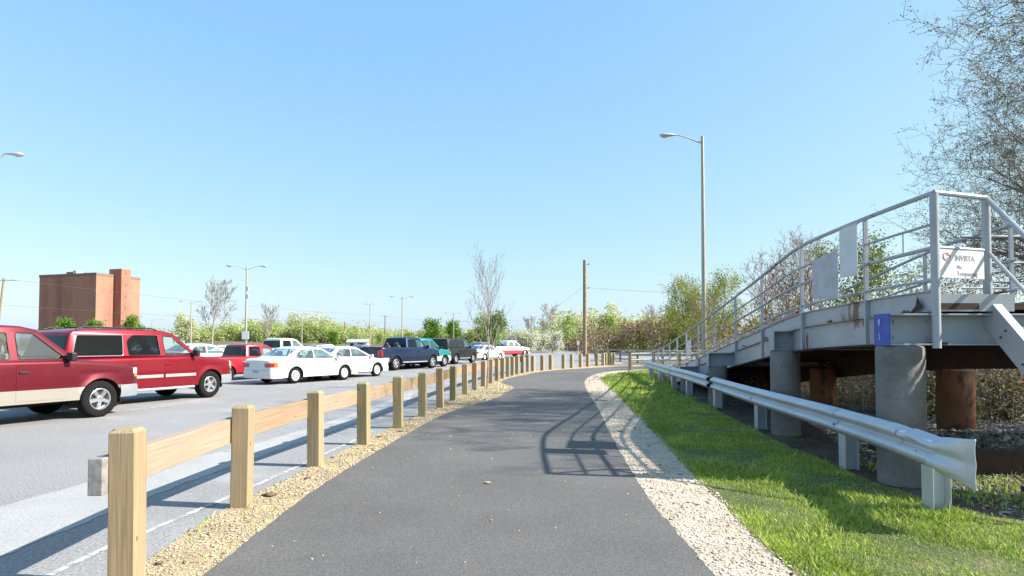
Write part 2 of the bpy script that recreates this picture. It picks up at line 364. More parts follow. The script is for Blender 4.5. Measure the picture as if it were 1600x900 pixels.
# loose stuff lying on the verges
def chips(name, poly, n, size, mat, z0, label, ymax=40, flat=.45, power=1.6):
    P = np.array(poly); lo, hi = P.min(0), P.max(0); hi[1] = min(hi[1], ymax); out = []
    y = 3.2 + (hi[1] - 3.2) * rng.uniform(0, 1, n * 6) ** power; x = rng.uniform(lo[0], hi[0], n * 6)
    k = inpoly(x, y, poly); x, y = x[k][:n], y[k][:n]; n = len(x)
    base = np.array([(1, 0, 0), (0, 1, 0), (-1, 0, 0), (0, -1, 0), (0, 0, 1), (0, 0, -.4)], float)
    F0 = np.array([(0, 1, 4), (1, 2, 4), (2, 3, 4), (3, 0, 4), (1, 0, 5), (2, 1, 5), (3, 2, 5), (0, 3, 5)])
    s = size * rng.lognormal(0, .4, n) * (1 + y / 22)
    el = rng.uniform(.5, 1.8, (n, 3)); el[:, 2] = rng.uniform(flat * .6, flat * 1.4, n)
    th = rng.uniform(0, 6.28, n); V = base[None] * (el * s[:, None])[:, None, :]
    V[:, :, 2] += rng.normal(0, .15, (n, 1)) * V[:, :, 0]
    c, sn = np.cos(th)[:, None], np.sin(th)[:, None]
    X = V[:, :, 0] * c - V[:, :, 1] * sn + x[:, None]; Y = V[:, :, 0] * sn + V[:, :, 1] * c + y[:, None]; Z = V[:, :, 2] + z0 + s[:, None] * .15
    V = np.stack([X, Y, Z], 2).reshape(-1, 3); F = (F0[None] + (np.arange(n) * 6)[:, None, None]).reshape(-1, 3)
    return npmesh(name, V, F, mat, 'stuff', label)
M_chipL = leaf_mat('wood_chips', [(.28, .20, .11), (.60, .49, .33), (.50, .40, .26), (.76, .66, .48), (.40, .31, .20)], 0, 3)
M_chipR = leaf_mat('pea_stones', [(.40, .30, .21), (.68, .58, .47), (.58, .49, .39), (.78, .70, .60), (.50, .40, .31)], 0, 3)
M_stone = leaf_mat('ballast_stones', [(.12, .115, .11), (.28, .265, .245), (.38, .36, .33), (.20, .19, .175)], 0, 3)
polyL = [tuple(p.xy) for p in smoothline([(a, b, 0) for a, b in gL_out])] + [tuple(p.xy) for p in reversed(smoothline([(a + .01, b, 0) for a, b in pathL[:-2]]))]
polyR = [tuple(p.xy) for p in smoothline([(a - .01, b, 0) for a, b in gR_in])] + [tuple(p.xy) for p in reversed(smoothline([(a + .06, b, 0) for a, b in gR_out]))]
chips('wood_chips', polyL, 50000, .0062, M_chipL, .009, 'pale tan wood chips strewn between the posts and the path', 34, .35)
chips('pea_gravel', polyR, 52000, .0056, M_chipR, .011, 'pinkish tan gravel bed along the right edge of the path', 34, .6)
chips('ballast_stones', [(4.3, 4.6), (9, 4.6), (12, 8), (14, 13), (8, 14), (5.4, 11), (4.6, 8)], 17000, .011, M_stone, -.002, 'grey crushed stone scattered under the ramp', 14, .6, 1.0)
polyP = [(-1.9, 3.4), (1.25, 3.4), (1.4, 9), (2.4, 22), (.6, 26), (-.9, 15), (-1.8, 9)]
chips('path_grit', polyP, 150, .0055, M_chipR, .018, 'stray pale grit scattered over the asphalt path', 20, .6, 1.3)
sb = MB(); sb.lathe([(0, 0), (.022, .004), (.03, .014), (.022, .026), (0, .03)], 9); so = sb.build('pebble', plain('pebble_tan', (.40, .30, .20), .9), smooth=True)
so.location = (-.27, 6.86, .017); so.scale = (1.3, .8, .8); tag(so, 'single tan pebble lying alone on the asphalt path', 'pebble')

chips('leaf_litter', polyR, 260, .016, plain('dead_leaf', (.20, .12, .06), .9, var=.5, scale=2), .014, 'small dead leaves and twigs caught in the pale gravel', 20, .12, 1.2)
chips('leaf_litter', polyL, 200, .015, MATS['dead_leaf'], .014, 'small dead leaves lying among the wood chips', 20, .12, 1.2)

# grass
M_grass = leaf_mat('grass_blades', [(.15, .24, .03), (.30, .41, .05), (.38, .50, .075), (.44, .52, .12), (.58, .52, .28)], .3, 1.3)
def grass(name, poly, n, h, wd, ymin, ymax, label, power=1.0, zoff=.0):
    P = np.array(poly); lo, hi = P.min(0), P.max(0)
    y = ymin + (ymax - ymin) * rng.uniform(0, 1, n * 3) ** power; x = rng.uniform(lo[0], hi[0], n * 3)
    k = inpoly(x, y, poly); x, y = x[k], y[k]
    cl = np.sin(x * 3.1 + y * 1.7) + np.sin(x * 1.3 - y * 2.9 + 1) + np.sin(x * 7.3 + 2 * np.sin(y * 4.1)) * .7
    k = rng.uniform(0, 1, len(x)) < np.clip(.75 + .25 * cl, .25, 1); x, y, cl = x[k][:n], y[k][:n], cl[k][:n]; n = len(x)
    hh = h * rng.lognormal(0, .35, n) * np.clip(1 + .28 * cl, .5, 1.8); th = rng.uniform(0, 6.28, n); ww = wd * (1 + y / 9) * rng.uniform(.7, 1.3, n)
    lean = rng.uniform(.1, .9, n) * hh; la = rng.uniform(0, 6.28, n)
    dx, dy = np.cos(th) * ww, np.sin(th) * ww; lx, ly = np.cos(la) * lean, np.sin(la) * lean; z = np.full(n, zoff)
    V = np.stack([np.stack([x - dx, y - dy, z], 1), np.stack([x + dx, y + dy, z], 1), np.stack([x + dx * .6 + lx * .4, y + dy * .6 + ly * .4, z + hh * .6], 1),
                  np.stack([x + lx, y + ly, z + hh], 1)], 1).reshape(-1, 3)
    return npmesh(name, V, np.arange(n * 4).reshape(-1, 4), M_grass, 'stuff', label)
polyG = [tuple(p.xy) for p in smoothline([(a, b, 0) for a, b in gR_out])] + [tuple(p.xy) for p in reversed(smoothline([(a, b, 0) for a, b in lawn_out]))]
grass('grass', polyG, 340000, .027, .0023, 3.2, 16, 'short green grass between the gravel verge and the ramp', 1.5)
grass('grass', polyG, 70000, .05, .0045, 14, 37, 'green grass further along beside the curving path', 1.1)
grass('grass', [(4.3, 4.4), (9, 3.6), (11, 7.2), (10, 8), (4.4, 8)], 5200, .05, .004, 3.6, 8, 'weedy green tufts in the stony ground beyond the guardrail end', 1.0, -.004)
chips('dry_litter', [(4.0, 4.6), (9, 4.4), (12, 9), (12, 12.8), (5, 16), (4.1, 9)], 9000, .011, MATS['dead_leaf'], .0, 'brown leaf litter and twigs scattered under the ramp', 16, .15, 1.0)
grass('grass', polyR, 260, .03, .003, 3.3, 16, 'sparse green sprouts in the pale gravel', 1.2, .012)
grass('grass', polyL, 1500, .05, .003, 3.3, 26, 'thin green tufts sprouting in the wood chips', 1.4, .012)

# ------------------------------------------------------------------ timber guard rail
PH, PW = .95, .162
posts = [(-2.45, 4.0), (-2.57, 5.95), (-2.49, 7.92), (-2.28, 9.6), (-2.09, 11.45), (-1.9, 13.24), (-1.74, 15.1), (-1.6, 16.9), (-1.42, 18.8), (-1.24, 20.66), (-1.03, 22.4), (-.83, 24.1), (-.62, 25.8), (-.42, 27.3), (-.2, 28.8), (.02, 30.2), (.25, 31.4), (.55, 32.6), (.85, 33.7)]
boll = [(1.18, 34.7), (1.76, 35.9), (2.32, 37.05), (3.19, 38.4), (3.8, 39.5), (4.51, 40.8), (5.12, 41.9), (5.9, 43.1), (6.44, 43.9), (6.72, 44.6), (7.02, 45.3), (7.3, 46.0), (7.62, 46.7)]
def post_mesh(h=PH, w=PW, c=.022):
    m = MB(); a = w / 2; b = a - c; q = .008
    ring = lambda r, z: [(-r + q, -r, z), (r - q, -r, z), (r, -r + q, z), (r, r - q, z), (r - q, r, z), (-r + q, r, z), (-r, r - q, z), (-r, -r + q, z)]
    P = [ring(a, -.1), ring(a, h - c * 1.1), ring(b, h)]; m.grid(P, True); m.add(ring(b, h), [tuple(range(8))]); return m
fence = thing('timber_guardrail', 'long low timber guard rail of square posts and broad boards between lot and path', 'wooden guardrail', (-2.43, 4.1, 0))
pm = post_mesh().mesh('post'); pm.materials.append(M_post)
for i, (x, y) in enumerate(posts):
    o = bpy.data.objects.new('post', pm); col.objects.link(o); o.parent = fence
    nx, ny = posts[min(i + 1, len(posts) - 1)]; px, py = posts[max(i - 1, 0)]
    o.location = (x + 2.43, y - 4.1, 0); o.rotation_euler = (R(rnd.uniform(-.8, .8)), R(rnd.uniform(-.8, .8)), math.atan2(-(nx - px), ny - py) + R(rnd.uniform(-3, 3)))
    o.scale = (1, 1, 1.065 if i == 0 else 1 + rnd.uniform(-.02, .02))
    if i in (4, 6): o['label'] = 'post stained green with algae'
def rail_pt(i):
    x, y = posts[i]; nx, ny = posts[min(i + 1, len(posts) - 1)]; px, py = posts[max(i - 1, 0)]
    d = Vector((nx - px, ny - py)).normalized(); return Vector((x - d.y * 1.0 * (PW / 2 + .045), y + d.x * (PW / 2 + .045)))
for i in range(len(posts) - 1):
    a, b = rail_pt(i), rail_pt(i + 1)
    d = (b - a).normalized(); a2 = a + d * .004; b2 = b - d * .004
    if i == 0: a2 = a - d * .02
    L = (b2 - a2).length; m = MB(); m.box((0, 0, 0), (.085, L, .225))
    o = m.build('rail', M_rail, fence, bevel=.006, local=True)
    c = (a2 + b2) / 2; dz = rnd.uniform(-.006, .006)
    o.location = (c.x + 2.43, c.y - 4.1, .727 + dz); o.rotation_euler = (0, 0, math.atan2(-(b - a).x, (b - a).y))
# grey weathered stub end of the first rail
m = MB(); a, b = rail_pt(0), rail_pt(1); d = (b - a).normalized(); e = a - d * .025
m.box((0, 0, 0), (.088, .12, .228)); o = m.build('rail_end', M_greyw, fence, bevel=.006, local=True)
o.location = (e.x + 2.43 - d.x * .061, e.y - 4.1 - d.y * .061, .727); o.rotation_euler = (0, 0, math.atan2(-d.x, d.y)); o['label'] = 'grey weathered sawn end of the first board'
names = ['first free-standing wooden post after the rail boards stop', 'second wooden bollard after the rail ends, beyond the path edge', 'third wooden bollard along the bend', 'wooden bollard in the middle of the bend before the big pole', 'fifth wooden bollard on the bend, left of the tall wooden pole', 'wooden bollard just left of the tall wooden pole', 'wooden bollard just right of the tall wooden pole', 'second wooden bollard right of the tall wooden pole', 'lone bollard before the tight far cluster', 'first post of the tight cluster at the far bend', 'second post of the tight cluster at the far bend', 'third post of the tight cluster at the far bend', 'last wooden bollard nearest the split rail fence']
for i, (x, y) in enumerate(boll):
    o = bpy.data.objects.new('bollard', pm); col.objects.link(o); o.location = (x, y, 0); o.rotation_euler = (0, 0, R(-30 + rnd.uniform(-6, 6))); o.scale = (1.25, 1.25, .93)
    tag(o, names[i], 'bollard', 'wooden bollards round the bend of the path')
# split rail fences at the bend
def split_fence(label, pts, nr=3, h=1.12):
    t = thing('split_rail_fence', label, 'wooden fence', (pts[0][0], pts[0][1], 0))
    for i, (x, y) in enumerate(pts):
        m = MB(); m.box((x, y, h / 2), (.17, .17, h), rz=rnd.uniform(-.2, .2)); m.build('post', M_upole, t, bevel=.012)
        if i + 1 < len(pts):
            for k in range(nr):
                z = .25 + k * .36; x2, y2 = pts[i + 1]
                m = MB(); m.tube([(x, y, z), ((x + x2) / 2, (y + y2) / 2, z + .01), (x2, y2, z + .02)], [.05, .06, .05], 6)
                m.build('rail', M_silverw, t, smooth=True)
    return t
split_fence('grey three-rail split wood fence where the ramp meets the path', [(6.75, 35.6), (8.2, 36.0), (9.8, 36.4), (12.4, 37.0)])
split_fence('far split rail fence receding behind the bollards on the bend', [(8.3, 62), (8.9, 58), (9.5, 54.5), (10.4, 51.5), (12, 49.5), (14.5, 48.8), (17.5, 48.6)], 3, 1.1)

# ------------------------------------------------------------------ steel guardrail
gp = [(3.84, 5.78), (4.10, 7.75), (4.45, 11.36), (4.87, 15.0), (5.30, 18.9), (5.55, 21.6), (5.92, 25.1), (6.28, 28.5)]
gr = thing('steel_guardrail', 'galvanised steel highway guardrail with a dented flared near end beside the grass', 'guardrail', (3.84, 5.78, 0))
for i, (x, y) in enumerate(gp):
    m = MB(); z0, z1 = -.05, .62; zc, hh = (z0 + z1) / 2, z1 - z0
    m.box((x + .00, y, zc), (.010, .16, hh)); m.box((x + .16, y, zc), (.010, .16, hh)); m.box((x + .08, y, zc), (.15, .009, hh))
    m.build('post', M_galv, gr, bevel=.003)
    m = MB(); m.lathe([(0, .012), (.012, .012), (.016, 0)], 6, Matrix.Translation((x - .095, y, .55)) @ Matrix.Rotation(R(-90), 4, 'Y')); m.build('bolt', M_drust, gr)
prof = [(.0, 0), (.005, .012), (.07, .045), (.078, .06), (.078, .09), (.07, .105), (.012, .14), (.004, .155), (.012, .17), (.07, .205), (.078, .22), (.078, .25), (.07, .265), (.005, .30), (.0, .31)]
line = [(3.70, 4.98), (3.72, 5.4), (3.82, 5.78)] + [(x, y) for x, y in gp[1:]] + [(6.55, 30.6)]
line = smoothline([(x - .015, y, 0) for x, y in line], 10)
def wbeam(name, pts, dents=0, extra=0.0, label=None):
    P = []; k = len(pts)
    for i, p in enumerate(pts):
        t = (pts[min(i + 1, k - 1)] - pts[max(i - 1, 0)]).normalized(); n = Vector((-t.y, t.x, 0))
        s = p.y - 4.98; fl = max(0, 1 - s / .5) if dents else 0
        row = []
        for o_, z_ in prof:
            zz = .44 + z_ ; oo = o_ + .005 + extra
            if dents:
                zz = .44 - .07 * fl ** 1.5 + z_ * (1 + .34 * fl ** 1.5)
                oo = (o_ + .005) * (1 - .9 * min(1, fl * 1.25)) - .02 * fl + extra
                q = math.exp(-((p.y - 5.55) / .16) ** 2) * math.exp(-((z_ - .29) / .07) ** 2) + .8 * math.exp(-((p.y - 6.05) / .10) ** 2) * math.exp(-((z_ - .3) / .06) ** 2)
                oo -= .055 * q; zz -= .03 * q
            row.append(tuple(p + n * oo + Vector((0, 0, zz))))
        P.append(row)
    m = MB(); m.grid(P); o = m.build(name, M_galv, gr, smooth=True, sharp=60)
    md = o.modifiers.new('thickness', 'SOLIDIFY'); md.thickness = .006; md.offset = 0
    if label: o['label'] = label
    return o
fine = smoothline([tuple(p) for p in line[:32]], 3)
near = [p for p in fine if p.y <= 7.85]; wbeam('beam', near, 1, .006, 'dented near beam with flared fishtail end')
rest = [p for p in line if p.y > 7.6]
brk = [7.6, 15.2, 21.7, 31]
for a, b in zip(brk[:-1], brk[1:]):
    seg = [p for p in rest if a - .15 <= p.y <= b + .15]
    wbeam('beam', seg, 0, 0.0 if brk.index(a) % 2 == 0 else .006)

# ------------------------------------------------------------------ ramp bridge
EX = [(6.7, 4.60), (8.2, 4.57), (9.8, 4.56), (11.2, 4.82), (12.7, 5.08), (15.2, 5.41), (18.7, 5.80), (23.3, 6.25), (26.3, 6.5), (30.5, 6.85)]
RZ = [(6.7, 3.20), (8.2, 3.17), (9.8, 3.10), (11.2, 3.02), (12.7, 2.89), (15.2, 2.65), (18.7, 2.26), (23.3, 1.78), (26.3, 1.44), (30.5, 1.10)]
def ip(T, y): return float(np.interp(y, [a for a, _ in T], [b for _, b in T]))
ys = np.linspace(6.7, 30.5, 70)
kern = np.array([1, 2, 3, 2, 1]) / 9.
def sm(T):
    v = np.array([ip(T, y) for y in ys]); p = np.pad(v, 2, 'edge'); return np.convolve(p, kern, 'valid')
EXs, RZs = sm(EX), sm(RZ)
def ex(y): return float(np.interp(y, ys, EXs))
def rz(y): return float(np.interp(y, ys, RZs))
def nrm(y):
    d = Vector((ex(min(y + .3, 30.5)) - ex(max(y - .3, 6.7)), .6 if 7 < y < 30.2 else .3, 0)).normalized(); return Vector((d.y, -d.x, 0))
def EP(y, off, z): n = nrm(y); return Vector((ex(y), y, 0)) + n * off + Vector((0, 0, z))
WD = 2.15
br = thing('access_ramp', 'white painted steel access ramp on concrete piers climbing beside the path', 'ramp', (4.6, 6.7, 0))
yl = [float(v) for v in np.arange(6.8, 30.3, .5)]
def strip_box(name, mat, off0, off1, zt, zb, Y=None, label=None, smooth=False):
    Y = Y or yl; P = []
    for y in Y:
        a, b = zt(y), max(zb(y), -.05)
        P.append([tuple(EP(y, off0, b)), tuple(EP(y, off1, b)), tuple(EP(y, off1, a)), tuple(EP(y, off0, a))])
    m = MB(); m.grid(P, True); k = len(P); m.add(P[0], [(0, 1, 2, 3)]); m.add(P[-1], [(3, 2, 1, 0)])
    o = m.build(name, mat, br); 
    if label: o['label'] = label
    return o
curb = lambda y: rz(y) - 1.07
strip_box('curb', M_white, .03, .075, curb, lambda y: curb(y) - .2)
strip_box('curb_lip', M_white, .0, .11, lambda y: curb(y) + .012, lambda y: curb(y) + .001)
strip_box('girder', M_white, .09, .105, lambda y: curb(y) - .201, lambda y: curb(y) - .56)
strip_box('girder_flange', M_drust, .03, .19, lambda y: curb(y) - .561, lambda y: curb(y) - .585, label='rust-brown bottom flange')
strip_box('girder_flange', M_white, .03, .088, lambda y: curb(y) - .203, lambda y: curb(y) - .218)
strip_box('curb', M_white, WD, WD + .045, curb, lambda y: curb(y) - .2)
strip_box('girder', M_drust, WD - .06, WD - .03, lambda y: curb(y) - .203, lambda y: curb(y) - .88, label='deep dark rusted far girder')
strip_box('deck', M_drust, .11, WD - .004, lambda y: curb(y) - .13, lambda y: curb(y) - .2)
for y in np.arange(7.6, 27, 1.25):
    y = float(y)
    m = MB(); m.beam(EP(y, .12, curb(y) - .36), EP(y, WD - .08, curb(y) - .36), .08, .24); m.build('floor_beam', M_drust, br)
# piers with their cap beams
def pier(x, y, r, top, mat, label=None, n=28):
    m = MB(); c = .03
    m.lathe([(r, -.3), (r * 1.0, top - c), (r - c * .4, top - c * .3), (r - c, top), (0, top)], n, Matrix.Translation((x, y, 0)))
    o = m.build('pier', mat, br, smooth=True)
    if label: o['label'] = label
    return o
def capbeam(x0, x1, y, zt, zb, painted=False, ang=0):
    t = .012; wd = .28; c = Vector((x0, y, 0)); d = Vector((math.cos(ang), math.sin(ang), 0)); L = x1 - x0; n = Vector((-d.y, d.x, 0))
    def bb(a, b, na, nb, z0, z1, name, mat):
        m = MB(); cc = c + d * ((a + b) / 2) + n * ((na + nb) / 2); m.box((cc.x, cc.y, (z0 + z1) / 2), (b - a, nb - na, z1 - z0), rz=ang); return m.build(name, mat, br, bevel=.002)
    bb(0, L, -wd / 2, wd / 2, zt - .018, zt, 'cap_beam_flange', M_beamp); bb(0, L, -wd / 2, wd / 2, zb, zb + .018, 'cap_beam_flange', M_beamp)
    bb(0, L, -.006, .006, zb + .019, zt - .019, 'cap_beam_web', M_beamp)
    e = bb(-.012, -.001, -wd / 2 - .006, wd / 2 + .006, zb - .004, zt + .004, 'end_plate', M_blue if painted else M_beamp)
    for fx in (.12, .5, .62):
        for fz in (.25, .75):
            q = c + d * fx - n * .012; m = MB(); m.lathe([(0, .012), (.013, .012), (.016, 0)], 6, Matrix.Translation((q.x, q.y, zb + (zt - zb) * fz)) @ Matrix.Rotation(R(90), 4, 'X')); m.build('bolt', M_beamp, br)
    if painted: e['label'] = 'bright blue painted end plate with pale marks'
pier(4.37, 7.0, .245, 1.53, M_conc, 'nearest round concrete pier')
capbeam(4.15, 7.4, 6.95, 1.88, 1.532, True)
m = MB(); m.box((4.134, 6.99, 1.79), (.004, .022, .07)); m.box((4.134, 6.99, 1.64), (.004, .02, .012)); m.box((4.134, 6.982, 1.62), (.004, .01, .04)); m.box((4.134, 6.99, 1.60), (.004, .02, .01)); m.box((4.134, 6.995, 1.66), (.004, .008, .03)); m.build('stencil_marks', plain('pale_marks', (.5, .58, .75), .6), br)
pier(4.70, 10.7, .24, 1.44, M_conc); capbeam(4.48, 7.35, 10.7, curb(10.7) - .21, 1.443, ang=R(-6))
pier(5.16, 15.6, .23, 1.0, M_conc); capbeam(4.92, 7.8, 15.6, curb(15.6) - .21, 1.003, ang=R(-8))
pier(5.72, 20.3, .22, .55, M_conc); capbeam(5.48, 8.2, 20.3, curb(20.3) - .21, .553, ang=R(-8))
pier(7.05, 9.9, .26, 1.14, M_rust, 'round rust-brown steel column with a dark side'); pier(7.0, 14.0, .27, 1.0, M_rust); pier(7.35, 18.2, .2, .8, M_rust)
m = MB(); m.beam((6.6, 10.35, 1.24), (9.6, 10.35, 1.24), .26, .2); m.build('cross_beam', M_drust, br)
# landing that carries on to the right
m = MB(); m.box((7.6, 7.75, 1.90), (3.4, 1.5, .06)); m.build('landing_deck', M_drust, br)
m = MB(); m.box((8.1, 6.98, 1.97), (4.0, .05, .16)); m.build('landing_edge', M_rust, br)
m = MB(); m.box((8.4, 7.25, 1.74), (3.4, .10, .10)); m.build('landing_beam', M_silverw, br)
m = MB(); m.box((5.10, 6.83, 2.0), (.84, .04, .19)); m.build('end_curb', M_white, br)
m = MB(); m.box((5.10, 8.9, 2.03), (.8, .04, .17)); m.build('end_curb', M_white, br)
# railing
def rail_line(name, dz, r, y0=6.72, y1=30.4, off=.0, mat=M_white, step=.4):
    Y = [float(v) for v in np.arange(y0, y1, step)] + [y1]
    m = MB(); m.tube([EP(y, off, rz(y) + dz) for y in Y], r, 8); return m.build(name, mat, br, smooth=True)
A = EP(6.72, 0, 3.2); B = Vector((5.36, 6.98, 3.2))
py = [8.0, 9.8, 12.5, 14.9, 17.4, 19.6, 21.7, 23.6, 25.3, 26.9, 28.4, 29.9]
rail_line('top_rail', 0, .028); rail_line('mid_rail', -.34, .016); rail_line('mid_rail', -.60, .024); rail_line('low_rail', -.95, .02)
for y in py:
    m = MB(); m.beam(EP(y, -.0, rz(y) - .01), EP(y, -.0, max(curb(y) - (.56 if y < 13 else .3), 0)), .055, .03, (0, 1, 0)); m.build('railing_post', M_white, br, bevel=.004)
for p, zb in ((A, 1.50), (B, 2.0)):
    m = MB(); m.tube([(p.x, p.y, zb), (p.x, p.y, 3.19)], .043, 14); m.build('corner_post', M_white, br, smooth=True)
for dz, r in ((0, .028), (-.60, .02)):
    m = MB(); m.tube([A + Vector((0, 0, dz)), B + Vector((0, 0, dz))], r, 8); m.build('end_rail', M_white, br, smooth=True)
for y, a, b in ((7.25, -.34, -.60),):
    m = MB(); m.tube([EP(y, 0, rz(y) + a), EP(y, 0, rz(y) + b)], .008, 6); m.build('baluster', M_white, br)
# far side railing
rail_line('top_rail', -.02, .025, 8.2, 30.2, WD); rail_line('mid_rail', -.5, .018, 8.2, 30.2, WD); rail_line('low_rail', -.9, .018, 8.2, 30.2, WD)
for y in [8.3, 10.6, 13, 15.4, 17.8, 20, 22, 24, 26, 28]:
    m = MB(); m.beam(EP(y, WD, rz(y) - .03), EP(y, WD, curb(y) - .1), .05, .03, (0, 1, 0)); m.build('railing_post', M_white, br)
for z, r in ((3.1, .02), (2.72, .016), (2.35, .016)):
    m = MB(); m.tube([(6.5, 8.95, z), (10.2, 8.9, z)], r, 8); m.build('landing_rail', M_white, br, smooth=True)
for x in (7.6, 9.0, 10.2):
    m = MB(); m.tube([(x, 8.93, 1.9), (x, 8.93, 3.1)], .02, 8); m.build('railing_post', M_white, br, smooth=True)
# stairs descending from the landing towards the viewer
st = thing('steel_stairs', 'white steel stairs dropping from the high end of the ramp towards the viewer', 'stairs', (5.36, 6.9, 0))
SL = Vector((0, -1, -1.0)).normalized()
for sx in (5.30, 6.32):
    m = MB(); a = Vector((sx, 6.92, 1.90)); b = a + SL * 2.55; m.beam(a, b, .035, .26, (0, -1, 1)); m.build('stringer', M_white, st, bevel=.004)
    m = MB(); up = Vector((0, -1, 1)).normalized(); m.beam(a + up * .134 + Vector((.03, 0, 0)), b + up * .134 + Vector((.03, 0, 0)), .10, .008, (0, -1, 1)); m.build('stringer_flange', M_white, st)
    for k in (.35, .75, 1.3, 1.9):
        for s_ in (-.05, .05):
            q = a + SL * (k) + up * s_; mm = MB(); mm.lathe([(0, .01), (.011, .01), (.013, 0)], 6, Matrix.Translation((q.x - .02, q.y, q.z)) @ Matrix.Rotation(R(-90), 4, 'Y')); mm.build('bolt', M_drust, st)
    p = Vector((5.36 if sx < 6 else 6.32, 6.98, 3.2)); q = p + SL * 2.55
    for dz, r in ((0, .027), (-.60, .02)):
        m = MB(); m.tube([p + Vector((0, 0, dz)), q + Vector((0, 0, dz))], r, 8); m.build('handrail', M_white, st, smooth=True)
    m = MB(); m.tube([q + Vector((0, 0, .01)), (q.x, q.y, .1)], .025, 8); m.build('handrail_post', M_white, st, smooth=True)
    if sx > 6: m = MB(); m.tube([p, (p.x, p.y, 1.9)], .03, 8); m.build('handrail_post', M_white, st, smooth=True)
for k in range(9):
    m = MB(); m.box((5.81, 6.78 - k * .195, 1.72 - k * .195), (.98, .24, .03)); m.build('tread', M_beamp, st)
# placards hung on the railing
def placard(label, y0, y1, zt, zb, tilt=0, shear=0, mat=M_placard):
    t = thing('placard', label, 'sign', (ex(y0), y0, 0))
    a, b = EP(y0, -.05, 0), EP(y1, -.05, 0); d = (b - a)
    P = [a + Vector((0, 0, zb + shear)), b + Vector((0, 0, zb)), b + Vector((0, 0, zt - tilt)), a + Vector((0, 0, zt))]
    n = Vector((-d.y, d.x, 0)).normalized() * .006
    m = MB(); m.add([p + n for p in P] + [p - n for p in P], [(0, 1, 2, 3), (7, 6, 5, 4), (0, 4, 5, 1), (1, 5, 6, 2), (2, 6, 7, 3), (3, 7, 4, 0)])
    m.build('panel', mat, t, bevel=.002)
    for p in (P[2], P[3]):
        m = MB(); m.tube([p - Vector((0, 0, .02)), p + Vector((.05, 0, .03))], .004, 5); m.build('tie', M_black, t)
    return t
placard('tall pale grey placard tied under the top rail of the ramp', 8.10, 8.52, 3.13, 2.45, .02)
placard('squarish grey placard hanging crooked between the ramp rails', 8.58, 9.30, 2.86, 2.22, .075, -.05, M_placard2)
placard('small pale placard hung low on the ramp railing far down the slope', 20.6, 21.3, rz(21) - .34, rz(21) - .85, .05)
# white notice board at the head of the ramp
sg = thing('notice_board', 'white notice board with red emblem and black lettering between the corner posts', 'sign', (4.70, 6.75, 0))
u = (B - A); u.z = 0; uL = u.length; u.normalize(); n = Vector((u.y, -u.x, 0))
S0 = A + u * .055 + n * .01; S0.z = 0; Wd = uL - .12; zt, zb = 2.58, 2.27
m = MB(); c = S0 + u * Wd / 2; m.box((c.x, c.y, (zt + zb) / 2), (Wd, .008, zt - zb), rz=math.atan2(u.y, u.x)); m.build('panel', M_sign, sg, bevel=.002)
def textobj(s, size, pos, mat, parent, ang, name='lettering', bold=.0):
    cu = bpy.data.curves.new('t', 'FONT'); cu.body = s; cu.size = size; cu.extrude = .0008; cu.offset = bold
    t = bpy.data.objects.new('t', cu); col.objects.link(t); dg = bpy.context.evaluated_depsgraph_get(); dg.update()
    me = bpy.data.meshes.new_from_object(t.evaluated_get(dg)); bpy.data.objects.remove(t)
    M = Matrix.Translation(Vector(pos)) @ Matrix.Rotation(ang, 4, 'Z') @ Matrix.Rotation(R(90), 4, 'X'); me.transform(M)
    me.transform(Matrix.Translation(-parent.matrix_basis.translation)); me.materials.clear(); me.materials.append(mat)
    o = bpy.data.objects.new(name, me); col.objects.link(o); o.parent = parent; return o
ag = math.atan2(u.y, u.x)
def SP(fx, z): return S0 + u * (Wd * fx) + n * .0065 + Vector((0, 0, z))
textobj('INVISTA', .085, SP(.33, 2.465), M_ink, sg, ag, bold=.001); textobj('No', .06, SP(.37, 2.375), M_ink, sg, ag); textobj('Trespassing', .068, SP(.37, 2.30), M_ink, sg, ag)
m = MB()
for rr, sx, a0, a1 in ((.045, .14, 40, 330), (.024, .19, -140, 160)):
    pts = [SP(sx, 2.505) + u * (rr * math.cos(R(a))) + Vector((0, 0, rr * .85 * math.sin(R(a)))) for a in range(a0, a1, 12)]
    m.tube(pts, .006, 5)
m.build('emblem', M_redink, sg)
m = MB(); m.add([EP(7.02, -.004, 2.09), EP(6.93, -.004, 1.96), EP(7.06, -.004, 1.90), EP(7.16, -.004, 1.895), EP(7.05, -.004, 1.98)], [(0, 1, 2, 3, 4)]); m.build('rust_scar', M_drust, br)
for (y0_, y1_) in ((7.2, 7.34), (8.9, 9.05), (12.2, 12.5), (14.0, 14.4), (17.0, 17.3)):
    g_ = [EP(y0_ + (y1_ - y0_) * k / 6, .026, curb(y0_) - .2 + rnd.uniform(.005, .035) * (1 if 0 < k < 6 else 0)) for k in range(7)]; b_ = [EP(y0_ + (y1_ - y0_) * k / 6, .026, curb(y0_) - .214) for k in range(7)]
    m = MB(); m.grid([g_, b_]); m.build('rust_scar', M_rust, br)
# old timbers and rail lying beyond the guardrail
for (a, b, w_, h_, nme, lab, mt) in (((5.35, 7.55, .13), (12, 7.15, .13), .22, .26, 'railway_timber', 'dark weathered timber baulk lying beyond the guardrail end', M_drust), ((5.2, 6.35, .05), (11, 5.9, .05), .12, .10, 'steel_rail', 'low rusty rail half buried in the weeds right of the guardrail', M_drust)):
    m = MB(); m.beam(a, b, w_, h_); o = m.build(nme, mt, bevel=.01); tag(o, lab, 'timber' if 'timber' in nme else 'rail')
